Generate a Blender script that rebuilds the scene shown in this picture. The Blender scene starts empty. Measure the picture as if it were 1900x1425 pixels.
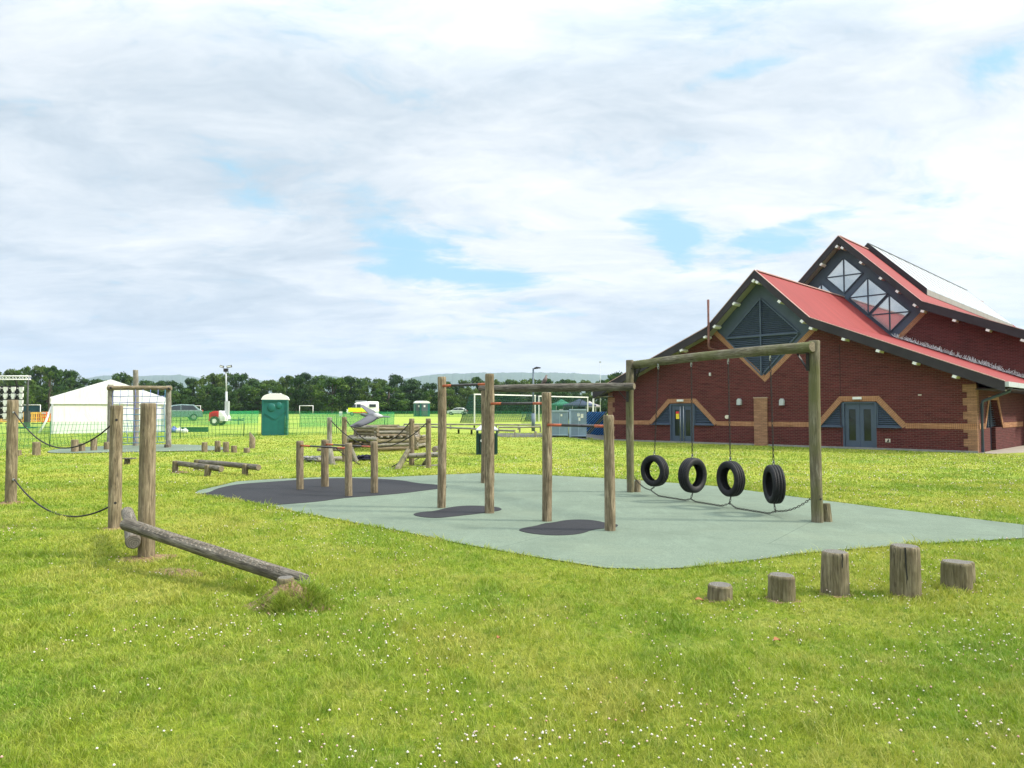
import bpy, math, random
import numpy as np
from mathutils import Vector, Matrix
random.seed(7); rng = np.random.default_rng(11)
SC = bpy.context.scene; COL = SC.collection; D = bpy.data; R = math.radians; PI = math.pi

# ------------------------------------------------------------------ camera
F = 1318.0; PIT = math.atan(52.5/F); CAMH = 1.66
cam = D.cameras.new('camera'); co = D.objects.new('camera', cam); COL.objects.link(co)
cam.sensor_width = 36; cam.lens = F/1900*36; cam.clip_end = 9000; cam.clip_start = 0.05
co.location = (0, 0, CAMH); co.rotation_euler = (PI/2+PIT, 0, 0); SC.camera = co
SC.render.resolution_x = 1024; SC.render.resolution_y = 768

# ------------------------------------------------------------------ light
SUN_EL, SUN_AZ = R(38), R(96)            # azimuth clockwise from +Y
sd = Vector((math.sin(SUN_AZ)*math.cos(SUN_EL), math.cos(SUN_AZ)*math.cos(SUN_EL), math.sin(SUN_EL)))
sun = D.lights.new('sun', 'SUN'); so = D.objects.new('sun', sun); COL.objects.link(so)
sun.energy = 3.7; sun.angle = R(6); sun.color = (1, .93, .80)
so.rotation_euler = sd.to_track_quat('Z', 'Y').to_euler()
vs = SC.view_settings; vs.view_transform = 'Standard'; vs.look = 'None'; vs.exposure = 0.55; vs.gamma = 1
try: vs.use_curve_mapping = False
except Exception: pass

class NT:
    def __init__(s, nt): s.nt = nt
    def n(s, t, ins=None, **kw):
        x = s.nt.nodes.new(t)
        for k, v in kw.items(): setattr(x, k, v)
        for k, v in (ins or {}).items():
            if isinstance(v, bpy.types.NodeSocket): s.nt.links.new(v, x.inputs[k])
            else: x.inputs[k].default_value = v
        return x
    def math(s, op, a, b=0.0, clamp=False):
        x = s.n('ShaderNodeMath', operation=op, use_clamp=clamp)
        for i, v in enumerate((a, b)):
            if isinstance(v, bpy.types.NodeSocket): s.nt.links.new(v, x.inputs[i])
            else: x.inputs[i].default_value = v
        return x.outputs[0]
    def mix(s, f, a, b, blend='MIX'):
        x = s.n('ShaderNodeMix', data_type='RGBA', blend_type=blend)
        for i, v in ((0, f), (6, a), (7, b)):
            if isinstance(v, bpy.types.NodeSocket): s.nt.links.new(v, x.inputs[i])
            else: x.inputs[i].default_value = v if i == 0 else (*v[:3], 1)
        return x.outputs[2]
    def ramp(s, f, stops):
        x = s.n('ShaderNodeValToRGB', {0: f}); e = x.color_ramp.elements
        while len(e) < len(stops): e.new(.5)
        for i, (p, c) in enumerate(stops):
            e[i].position = p; e[i].color = (*c[:3], 1) if hasattr(c, '__len__') else (c, c, c, 1)
        return x.outputs[0]
    def noise(s, vec, scale, detail=4, rough=.55, dist=0):
        return s.n('ShaderNodeTexNoise', {'Vector': vec, 'Scale': scale, 'Detail': detail, 'Roughness': rough, 'Distortion': dist}).outputs[0]
    def mapr(s, f, a, b, c=0., d=1., smooth=False):
        x = s.n('ShaderNodeMapRange', {0: f, 1: a, 2: b, 3: c, 4: d}, interpolation_type='SMOOTHSTEP' if smooth else 'LINEAR'); return x.outputs[0]
    def scl(s, vec, sc):
        return s.n('ShaderNodeMapping', {'Vector': vec, 'Scale': sc}).outputs[0]

# ------------------------------------------------------------------ sky: Nishita behind a broken cloud layer
W = D.worlds.new('World'); SC.world = W; W.use_nodes = True; wt = W.node_tree; wt.nodes.clear(); w = NT(wt)
sky = w.n('ShaderNodeTexSky', sky_type='NISHITA', sun_disc=False, sun_elevation=SUN_EL, sun_rotation=SUN_AZ)
sky.air_density = 1.0; sky.dust_density = 1.0
dirv = w.n('ShaderNodeTexCoord').outputs['Generated']
sep = w.n('ShaderNodeSeparateXYZ', {0: dirv}); dx, dy, dz = sep.outputs
el = w.math('ADD', w.math('MAXIMUM', dz, 0.0), 0.16)
cx = w.math('DIVIDE', dx, el); cy = w.math('DIVIDE', dy, el)
cv = w.n('ShaderNodeCombineXYZ', {0: cx, 1: cy, 2: 0.0}).outputs[0]
cv = w.n('ShaderNodeMapping', {'Vector': cv, 'Rotation': (0, 0, -.45), 'Scale': (.8, 1.25, 1)}).outputs[0]
wn = w.n('ShaderNodeTexNoise', {'Vector': cv, 'Scale': 1.3, 'Detail': 5.0})
wv = w.n('ShaderNodeVectorMath', {0: wn.outputs[1], 1: (.5, .5, .5)}, operation='SUBTRACT').outputs[0]
wv1 = w.n('ShaderNodeVectorMath', {0: wv, 3: .75}, operation='SCALE').outputs[0]
cvw = w.n('ShaderNodeVectorMath', {0: cv, 1: wv1}, operation='ADD').outputs[0]
cloud = w.noise(cvw, .95, 10, .60)          # thickness
fine = w.noise(cvw, 2.6, 12, .64)
puff = w.noise(cvw, 5.5, 8, .60)
wps = w.n('ShaderNodeSeparateXYZ', {0: wv}); wpx, wpz = w.math('MULTIPLY', wps.outputs[0], .34), w.math('MULTIPLY', wps.outputs[1], .16)
def bump_at(px, py, sx, sy, tilt=0.0):
    # soft mask round one direction of the sky (world-space direction)
    u = (px-950)/F; v = -(py-712.5)/F
    d = Vector((u, math.cos(PIT)-v*math.sin(PIT), math.sin(PIT)+v*math.cos(PIT)))
    ax = d.x/d.y; az = d.z/d.y
    a = w.math('ADD', wpx, w.math('SUBTRACT', w.math('DIVIDE', dx, w.math('MAXIMUM', dy, .05)), ax)); b = w.math('ADD', wpz, w.math('SUBTRACT', w.math('DIVIDE', dz, w.math('MAXIMUM', dy, .05)), az))
    ca, sa = math.cos(tilt), math.sin(tilt)
    a2 = w.math('ADD', w.math('MULTIPLY', a, ca), w.math('MULTIPLY', b, sa)); b2 = w.math('SUBTRACT', w.math('MULTIPLY', b, ca), w.math('MULTIPLY', a, sa))
    q = w.math('ADD', w.math('POWER', w.math('ABSOLUTE', w.math('DIVIDE', a2, sx/F)), 2.0), w.math('POWER', w.math('ABSOLUTE', w.math('DIVIDE', b2, sy/F)), 2.0))
    return w.math('MULTIPLY', w.math('EXPONENT', w.math('MULTIPLY', q, -1.0)), w.math('GREATER_THAN', dy, .05))
gaps = None
for g in ((790, 440, 150, 75, -.5, 1.0), (870, 500, 120, 30, -.2, .8), (1205, 425, 75, 32, .5, 1.15), (1440, 432, 170, 22, .16, 1.15), (1100, 575, 170, 16, 0, .55), (1370, 118, 120, 26, .3, .65), (1900, 105, 90, 40, .3, .5), (480, 385, 110, 26, -.1, .35), (740, 60, 240, 60, -.2, .3), (1060, 330, 90, 26, -.2, .25)):
    m = w.math('MULTIPLY', bump_at(*g[:5]), g[5]); gaps = m if gaps is None else w.math('ADD', gaps, m)
open_ = w.math('ADD', w.math('MULTIPLY', w.math('SUBTRACT', .5, fine), 1.5), w.math('ADD', w.math('MULTIPLY', gaps, .46), w.math('MULTIPLY', w.math('SUBTRACT', .5, puff), .5)))
hole = w.mapr(open_, .08, .52, 0, .95, True)
side = w.mapr(dx, -.55, .6, -.03, .05)
th = w.math('ADD', w.math('ADD', w.math('MULTIPLY', cloud, .62), w.math('MULTIPLY', fine, .26)), w.math('ADD', w.math('MULTIPLY', puff, .12), side))
ccol = w.ramp(th, [(.38, (.37, .435, .49)), (.44, (.45, .51, .56)), (.49, (.54, .585, .62)), (.54, (.63, .66, .68)), (.60, (.73, .735, .735))])
hz = w.mapr(dz, .01, .13, 1, 0, True)
ccol = w.mix(w.math('MULTIPLY', hz, .45), ccol, (.58, .645, .69))
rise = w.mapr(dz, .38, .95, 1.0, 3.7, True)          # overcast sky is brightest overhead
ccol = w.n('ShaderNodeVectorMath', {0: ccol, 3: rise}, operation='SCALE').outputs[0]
skyc = w.n('ShaderNodeVectorMath', {0: sky.outputs[0], 1: (.062, .092, .112)}, operation='MULTIPLY').outputs[0]
skyc = w.mix(.85, skyc, (.28, .54, .68))
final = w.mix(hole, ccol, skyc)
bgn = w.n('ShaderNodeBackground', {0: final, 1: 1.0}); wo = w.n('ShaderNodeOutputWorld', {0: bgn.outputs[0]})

# ------------------------------------------------------------------ terrain and pixel-to-place helpers
TY = np.array([-50, 21, 28, 39, 60, 92, 130, 185, 400, 9000.]); TZ = np.array([0, 0, .1, .40, .76, .98, 1.1, 1.2, 1.2, 1.2])
def sst(a, b, x): t = np.clip((x-a)/(b-a), 0, 1); return t*t*(3-2*t)
def T(x, y):
    z = np.interp(y, TY, TZ)
    m = 1-sst(2.5, 6.5, np.asarray(x)-np.maximum(np.asarray(y)-50, 0)*1.2)*(1-sst(60, 120, y))
    return z*m
def ray(px, py):
    u = (px-950)/F; v = -(py-712.5)/F
    return Vector((u, math.cos(PIT)-v*math.sin(PIT), math.sin(PIT)+v*math.cos(PIT)))
def P(px, py, Y):
    d = ray(px, py); return Vector((0, 0, CAMH))+d*(Y/d.y)
def G(px, py):
    d = ray(px, py); t = CAMH/max(-d.z, 1e-4)
    for _ in range(80):
        t += .6*((CAMH-float(T(d.x*t, d.y*t)))/max(-d.z, 1e-4)-t)
    return Vector((d.x*t, d.y*t, float(T(d.x*t, d.y*t))))
def ZH(b, px, py): return P(px, py, b.y).z

# ------------------------------------------------------------------ materials
MATS = {}
def mat(name, base=(.5, .5, .5), rough=.7, metal=0., fn=None, spec=.4):
    if name in MATS: return MATS[name]
    m = D.materials.new(name); m.use_nodes = True; t = NT(m.node_tree); b = m.node_tree.nodes['Principled BSDF']
    b.inputs['Base Color'].default_value = (*base, 1); b.inputs['Roughness'].default_value = rough; b.inputs['Metallic'].default_value = metal
    b.inputs['Specular IOR Level'].default_value = spec
    if fn: fn(t, b, m)
    MATS[name] = m; return m
def lk(t, o, i): t.nt.links.new(o, i)
def setbump(t, b, h, strength=.4, dist=.02):
    bp = t.n('ShaderNodeBump', {'Height': h, 'Strength': strength, 'Distance': dist}); lk(t, bp.outputs[0], b.inputs['Normal'])
def worn(c, v=.25, sc=6., r=.6, metal=0.):
    def fn(t, b, m):
        o = t.n('ShaderNodeTexCoord').outputs['Object']
        n = t.noise(o, sc, 6, .65)
        dk = tuple(x*(1-v) for x in c); lt = tuple(min(1, x*(1+v)) for x in c)
        lk(t, t.ramp(n, [(.3, dk), (.7, lt)]), b.inputs['Base Color'])
        lk(t, t.mapr(t.noise(o, sc*2.3, 4), .3, .7, r-.1, min(1, r+.12)), b.inputs['Roughness'])
    return fn
def simple(name, c, rough=.6, metal=0., v=.2, sc=6.): return mat(name, c, rough, metal, worn(c, v, sc, rough))

def wood_fn(c1, c2, c3, green=0., dark=.55):
    def fn(t, b, m):
        tc = t.n('ShaderNodeTexCoord').outputs['Object']
        rnd = t.n('ShaderNodeObjectInfo').outputs['Random']
        off = t.n('ShaderNodeCombineXYZ', {0: t.math('MULTIPLY', rnd, 37.), 1: t.math('MULTIPLY', rnd, 91.), 2: t.math('MULTIPLY', rnd, 53.)}).outputs[0]
        v = t.n('ShaderNodeVectorMath', {0: tc, 1: off}, operation='ADD').outputs[0]
        g = t.noise(t.scl(v, (1, 1, .07)), 55, 6, .7, .6)
        g2 = t.noise(t.scl(v, (1, 1, .16)), 16, 5, .6, 1.2)
        blot = t.noise(v, 3.2, 5, .6)
        c = t.ramp(g2, [(.30, c1), (.50, c2), (.72, c3)])
        c = t.mix(t.mapr(g, .36, .58, .9, 0), c, tuple(x*.36 for x in c1))
        c = t.mix(t.mapr(blot, .46, .70, 0, dark), c, tuple(x*.55 for x in c1))
        if green: c = t.mix(t.math('MULTIPLY', t.mapr(t.noise(v, 1.7, 4), .42, .65, 0, 1), green), c, (.105, .115, .035))
        # drying cracks along the grain
        w1 = t.noise(t.scl(v, (1, 1, .035)), 24, 2, .5, .4)
        cr = t.mapr(t.math('ABSOLUTE', t.math('SUBTRACT', w1, .5)), 0, .012, 1, 0)
        cr = t.math('MULTIPLY', cr, t.mapr(t.noise(v, 2.1, 2), .45, .56, 0, 1))
        c = t.mix(t.math('MULTIPLY', cr, .85), c, (.02, .016, .012))
        kn = t.n('ShaderNodeTexVoronoi', {'Vector': t.scl(v, (1, 1, .6)), 'Scale': 5.0}).outputs['Distance']
        c = t.mix(t.mapr(kn, .05, .11, .7, 0), c, tuple(x*.4 for x in c1))
        c = t.mix(t.mapr(rnd, 0, 1, 0, .28), c, tuple(x*.6 for x in c2))
        lk(t, c, b.inputs['Base Color'])
        setbump(t, b, t.math('SUBTRACT', t.math('ADD', g, t.math('MULTIPLY', g2, .6)), t.math('MULTIPLY', cr, 1.2)), .6, .012)
    return fn
def endgrain(c):
    def fn(t, b, m):
        tc = t.n('ShaderNodeTexCoord').outputs['Object']
        v2 = t.scl(tc, (1, 1, 0))
        nn = t.n('ShaderNodeTexNoise', {'Vector': v2, 'Scale': 9.0, 'Detail': 3.0}).outputs[1]
        vv = t.n('ShaderNodeVectorMath', {0: nn, 3: .035}, operation='SCALE').outputs[0]
        vv = t.n('ShaderNodeVectorMath', {0: v2, 1: vv}, operation='ADD').outputs[0]
        wv_ = t.n('ShaderNodeTexWave', {'Vector': vv, 'Scale': 16., 'Distortion': 1.0}, wave_type='RINGS', rings_direction='Z').outputs[1]
        n = t.noise(tc, 30, 5)
        k = t.ramp(wv_, [(.2, tuple(x*.6 for x in c)), (.8, tuple(x*1.15 for x in c))])
        lk(t, t.mix(t.mapr(n, .4, .65, 0, .5), k, tuple(x*.4 for x in c)), b.inputs['Base Color'])
    return fn
WOOD = mat('weathered_round_timber', rough=.85, fn=wood_fn((.145, .112, .066), (.285, .232, .150), (.45, .375, .25)), spec=.2)
WOODG = mat('green_tinged_timber', rough=.85, fn=wood_fn((.115, .098, .062), (.21, .185, .125), (.36, .33, .24), green=.75), spec=.2)
WOODD = mat('grey_cracked_timber', rough=.9, fn=wood_fn((.09, .078, .062), (.21, .186, .15), (.37, .34, .28), dark=.55), spec=.2)
WOODS = mat('stump_timber', rough=.9, fn=wood_fn((.12, .094, .055), (.25, .21, .135), (.38, .33, .225), green=.3, dark=.7), spec=.2)
WOODP = mat('pale_grey_timber', rough=.85, fn=wood_fn((.2, .18, .14), (.33, .31, .26), (.46, .44, .38)), spec=.2)
END = mat('end_grain', rough=.9, fn=endgrain((.23, .19, .13))); ENDD = mat('grey_end_grain', rough=.9, fn=endgrain((.15, .14, .12)))

# grass colour shared by the soil sheet and the blades: patches of place, not of light
def patch_color(t):
    pos = t.n('ShaderNodeNewGeometry').outputs['Position']
    a = t.noise(pos, .35, 4, .6); b2 = t.noise(pos, 1.3, 4, .6); c2 = t.noise(t.scl(pos, (1, .8, 1)), 4.5, 3, .6)
    c = t.ramp(a, [(.36, (.175, .31, .020)), (.5, (.325, .405, .034)), (.62, (.45, .445, .070))])
    c = t.mix(t.mapr(b2, .50, .68, 0, .75), c, (.50, .47, .105))
    c = t.mix(t.mapr(b2, .46, .32, 0, .75), c, (.125, .255, .014))
    c = t.mix(t.mapr(c2, .52, .72, 0, .35), c, (.36, .32, .11))
    c = t.mix(t.mapr(c2, .45, .30, 0, .55), c, (.11, .22, .014))
    d2 = t.noise(pos, 13, 3, .65)
    c = t.mix(t.mapr(d2, .50, .70, 0, .45), c, (.50, .52, .07)); c = t.mix(t.mapr(d2, .47, .34, 0, .7), c, (.085, .19, .010))
    return c, pos
def ground_fn(t, b, m):
    c, pos = patch_color(t)
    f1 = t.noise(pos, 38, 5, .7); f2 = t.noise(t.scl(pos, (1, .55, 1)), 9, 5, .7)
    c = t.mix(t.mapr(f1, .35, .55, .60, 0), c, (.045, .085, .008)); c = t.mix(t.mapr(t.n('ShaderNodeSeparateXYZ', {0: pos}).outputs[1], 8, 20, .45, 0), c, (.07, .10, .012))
    c = t.mix(t.mapr(f2, .52, .70, 0, .5), c, (.42, .42, .13))
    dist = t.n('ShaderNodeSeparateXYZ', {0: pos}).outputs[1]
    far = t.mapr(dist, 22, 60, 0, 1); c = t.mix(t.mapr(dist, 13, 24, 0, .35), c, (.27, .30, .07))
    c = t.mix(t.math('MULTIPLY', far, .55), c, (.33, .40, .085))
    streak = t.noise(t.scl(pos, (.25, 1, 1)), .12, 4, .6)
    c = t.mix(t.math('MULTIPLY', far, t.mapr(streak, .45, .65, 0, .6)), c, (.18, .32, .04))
    # clover heads too small to model, seen as pale specks
    vo = t.n('ShaderNodeTexVoronoi', {'Vector': pos, 'Scale': 7.0}).outputs['Distance']
    sp = t.math('MULTIPLY', t.mapr(vo, .10, .18, 1, 0), t.mapr(t.noise(pos, .45, 3), .50, .62, 0, 1))
    sp = t.math('MULTIPLY', sp, t.mapr(dist, 12, 18, 0, 1)); sp = t.math('MULTIPLY', sp, t.mapr(dist, 50, 30, 0, 1))
    c = t.mix(t.math('MULTIPLY', sp, .7), c, (.70, .68, .55))
    lk(t, c, b.inputs['Base Color']); setbump(t, b, t.math('ADD', f1, f2), .8, .05)
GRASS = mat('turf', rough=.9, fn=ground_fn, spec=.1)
def blade_fn(t, b, m):
    c, pos = patch_color(t)
    at = t.n('ShaderNodeAttribute', attribute_name='bl'); r = t.n('ShaderNodeSeparateColor', {0: at.outputs['Color']})
    c = t.mix(t.mapr(r.outputs[0], 0, .32, .65, 0), c, (.50, .46, .17))
    c = t.mix(t.mapr(r.outputs[0], .70, 1., 0, .75), c, (.07, .17, .010))
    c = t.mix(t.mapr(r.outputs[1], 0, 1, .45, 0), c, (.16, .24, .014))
    lk(t, c, b.inputs['Base Color'])
    b.inputs['Roughness'].default_value = .55
    tr = t.n('ShaderNodeBsdfTranslucent', {0: c}); mx = t.n('ShaderNodeMixShader', {0: .32, 1: b.outputs[0], 2: tr.outputs[0]})
    lk(t, mx.outputs[0], m.node_tree.nodes['Material Output'].inputs[0])
BLADE = mat('grass_blades', fn=blade_fn, spec=.25)
def rubber_fn(c, sp):
    def fn(t, b, m):
        pos = t.n('ShaderNodeNewGeometry').outputs['Position']
        n = t.noise(pos, 140, 3, .8); n2 = t.noise(pos, .9, 5, .6); n3 = t.noise(t.scl(pos, (1, .35, 1)), 3.0, 4, .7); n4 = t.noise(pos, 34, 4, .8)
        k = t.ramp(n, [(.32, tuple(x*.55 for x in c)), (.5, c), (.68, sp)])
        k = t.mix(t.mapr(n4, .38, .62, .38, 0), k, tuple(x*.55 for x in c))
        k = t.mix(t.mapr(t.noise(pos, .33, 6, .7), .50, .66, 0, .30), k, tuple(x*y for x, y in zip(c, (1.25, 1.12, 1.0))))
        k = t.mix(t.mapr(n2, .46, .66, 0, .5), k, tuple(x*.72 for x in c))
        k = t.mix(t.mapr(t.noise(t.scl(pos, (.6, 1.6, 1)), 1.7, 7, .75), .50, .70, 0, .38), k, tuple(x*.66 for x in c))
        k = t.mix(t.mapr(n3, .52, .72, 0, .4), k, tuple(min(1, x*1.25) for x in c))
        seam = t.n('ShaderNodeTexBrick', {'Vector': t.n('ShaderNodeMapping', {'Vector': pos, 'Rotation': (0, 0, .62)}).outputs[0], 'Scale': 1.0, 'Mortar Size': .009, 'Brick Width': 5.2, 'Row Height': 2.3, 'Color1': (0, 0, 0, 1), 'Color2': (0, 0, 0, 1), 'Mortar': (1, 1, 1, 1)}).outputs[0]
        k = t.mix(t.math('MULTIPLY', seam, .5), k, tuple(x*.5 for x in c))
        lk(t, k, b.inputs['Base Color']); setbump(t, b, n, .5, .004)
    return fn
RUBG = mat('pale_green_rubber', rough=.9, fn=rubber_fn((.150, .196, .146), (.23, .28, .222)), spec=.2)
RUBD = mat('dark_rubber', rough=.85, fn=rubber_fn((.021, .022, .026), (.044, .045, .049)), spec=.25)
def soil_fn(t, b, m):
    pos = t.n('ShaderNodeNewGeometry').outputs['Position']; n = t.noise(pos, 22, 6, .7)
    lk(t, t.ramp(n, [(.3, (.10, .065, .035)), (.5, (.24, .165, .095)), (.7, (.36, .27, .16))]), b.inputs['Base Color']); setbump(t, b, n, 1., .03)
SOIL = mat('bare_soil', rough=.95, fn=soil_fn, spec=.1)
def brick_fn(ca, cb, mo, bw=.225, rh=.075, vertical=False, ms=.011):
    def fn(t, b, m):
        o = t.n('ShaderNodeTexCoord').outputs['Object']; s = t.n('ShaderNodeSeparateXYZ', {0: o})
        h = t.math('ADD', s.outputs[0], s.outputs[1]); z = s.outputs[2]
        v = t.n('ShaderNodeCombineXYZ', {0: h, 1: z, 2: 0.}).outputs[0]
        br = t.n('ShaderNodeTexBrick', {'Vector': v, 'Scale': 1.0, 'Mortar Size': ms, 'Mortar Smooth': .2, 'Bias': 0., 'Brick Width': bw, 'Row Height': rh, 'Color1': (*ca, 1), 'Color2': (*cb, 1), 'Mortar': (*mo, 1)})
        c = br.outputs[0]
        st = t.noise(t.n('ShaderNodeCombineXYZ', {0: t.math('MULTIPLY', h, .9), 1: t.math('MULTIPLY', z, 13.3), 2: 0.}).outputs[0], 1.3, 4, .75)
        c = t.mix(t.mapr(st, .50, .68, 0, .5), c, tuple(min(1, x*1.7+.012) for x in cb))
        c = t.mix(t.mapr(st, .48, .32, 0, .6), c, tuple(x*.45 for x in ca))
        big = t.noise(v, .6, 5, .6)
        c = t.mix(t.mapr(big, .5, .7, 0, .3), c, tuple(x*1.3+.02 for x in cb))
        lk(t, c, b.inputs['Base Color']); setbump(t, b, t.math('SUBTRACT', 1.0, br.outputs[1]), .5, .008)
    return fn
BRICK = mat('maroon_brick', rough=.85, fn=brick_fn((.060, .009, .0105), (.100, .0185, .019), (.115, .06, .052), ms=.013), spec=.2)
TAN = mat('tan_brick', rough=.85, fn=brick_fn((.25, .13, .078), (.31, .17, .10), (.18, .10, .07)), spec=.2)
SOLD = mat('tan_soldier_brick', rough=.85, fn=brick_fn((.30, .145, .075), (.36, .185, .10), (.15, .075, .05), bw=.075, rh=3.0, ms=.009), spec=.2)
TEAL = simple('blue_grey_paint', (.056, .080, .122), .5, 0, .12, 2.)
TEALD = simple('dark_blue_grey_louvre', (.036, .053, .082), .5, 0, .15, 2.)
FASC = simple('dark_fascia', (.022, .017, .022), .6, 0, .3, 1.2)
SOFF = simple('cream_soffit', (.24, .24, .22), .7, 0, .15, 1.)
def roof_fn(t, b, m):
    o = t.n('ShaderNodeTexCoord').outputs['Object']; s = t.n('ShaderNodeSeparateXYZ', {0: o})
    n = t.noise(t.scl(o, (.25, 2.2, .25)), 1.6, 7, .7); c = t.ramp(n, [(.3, (.165, .017, .015)), (.7, (.245, .030, .027))])
    rib = t.math('SINE', t.math('MULTIPLY', s.outputs[1], 2*PI/.25))
    c = t.mix(t.mapr(rib, .75, 1., 0, .22), c, (.25, .03, .03))
    lk(t, c, b.inputs['Base Color']); setbump(t, b, rib, .25, .02)
ROOF = mat('red_sheet_roof', rough=.65, fn=roof_fn, spec=.25)
def ribx(c, per, axis=2, dk=.45):
    def fn(t, b, m):
        o = t.n('ShaderNodeTexCoord').outputs['Object']; s = t.n('ShaderNodeSeparateXYZ', {0: o})
        rb = t.math('SINE', t.math('MULTIPLY', s.outputs[axis], 2*PI/per))
        lk(t, t.mix(t.mapr(rb, -.2, .8, 0, 1), c, tuple(x*dk for x in c)), b.inputs['Base Color']); setbump(t, b, rb, .8, .02)
    return fn
def glass_fn(t, b, m):
    o = t.n('ShaderNodeTexCoord').outputs['Object']; b.inputs['Metallic'].default_value = .75
    n = t.noise(o, .8, 3); lk(t, t.ramp(n, [(.35, (.50, .56, .60)), (.65, (.66, .70, .72))]), b.inputs['Base Color'])
GLASSP = mat('pale_reflective_glass', rough=.04, fn=glass_fn, spec=1.0)
GLASSD = simple('dark_door_glass', (.018, .026, .020), .06, 0, .3, 2.)
LGREY = simple('pale_grey_metal', (.40, .43, .45), .5, .1, .1, 3.); WHITE = simple('white_paint', (.70, .70, .70), .45, 0, .05, 4.)
STEEL = simple('galvanised_steel', (.42, .44, .45), .4, .8, .2, 30.); CHAINM = simple('dark_chain_steel', (.030, .028, .026), .5, .6, .4, 40.)
BLACK = simple('black_plastic', (.015, .015, .017), .5, 0, .3, 8.)
ROPE = simple('black_rope', (.022, .020, .022), .85, 0, .4, 60.); ROPEB = simple('blue_rope', (.055, .19, .30), .7, 0, .3, 20.); ROPEP = simple('purple_blue_rope', (.13, .16, .38), .7, 0, .3, 20.)
TARMAC = mat('tarmac', rough=.9, fn=rubber_fn((.10, .10, .098), (.17, .17, .165)), spec=.2)

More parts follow.
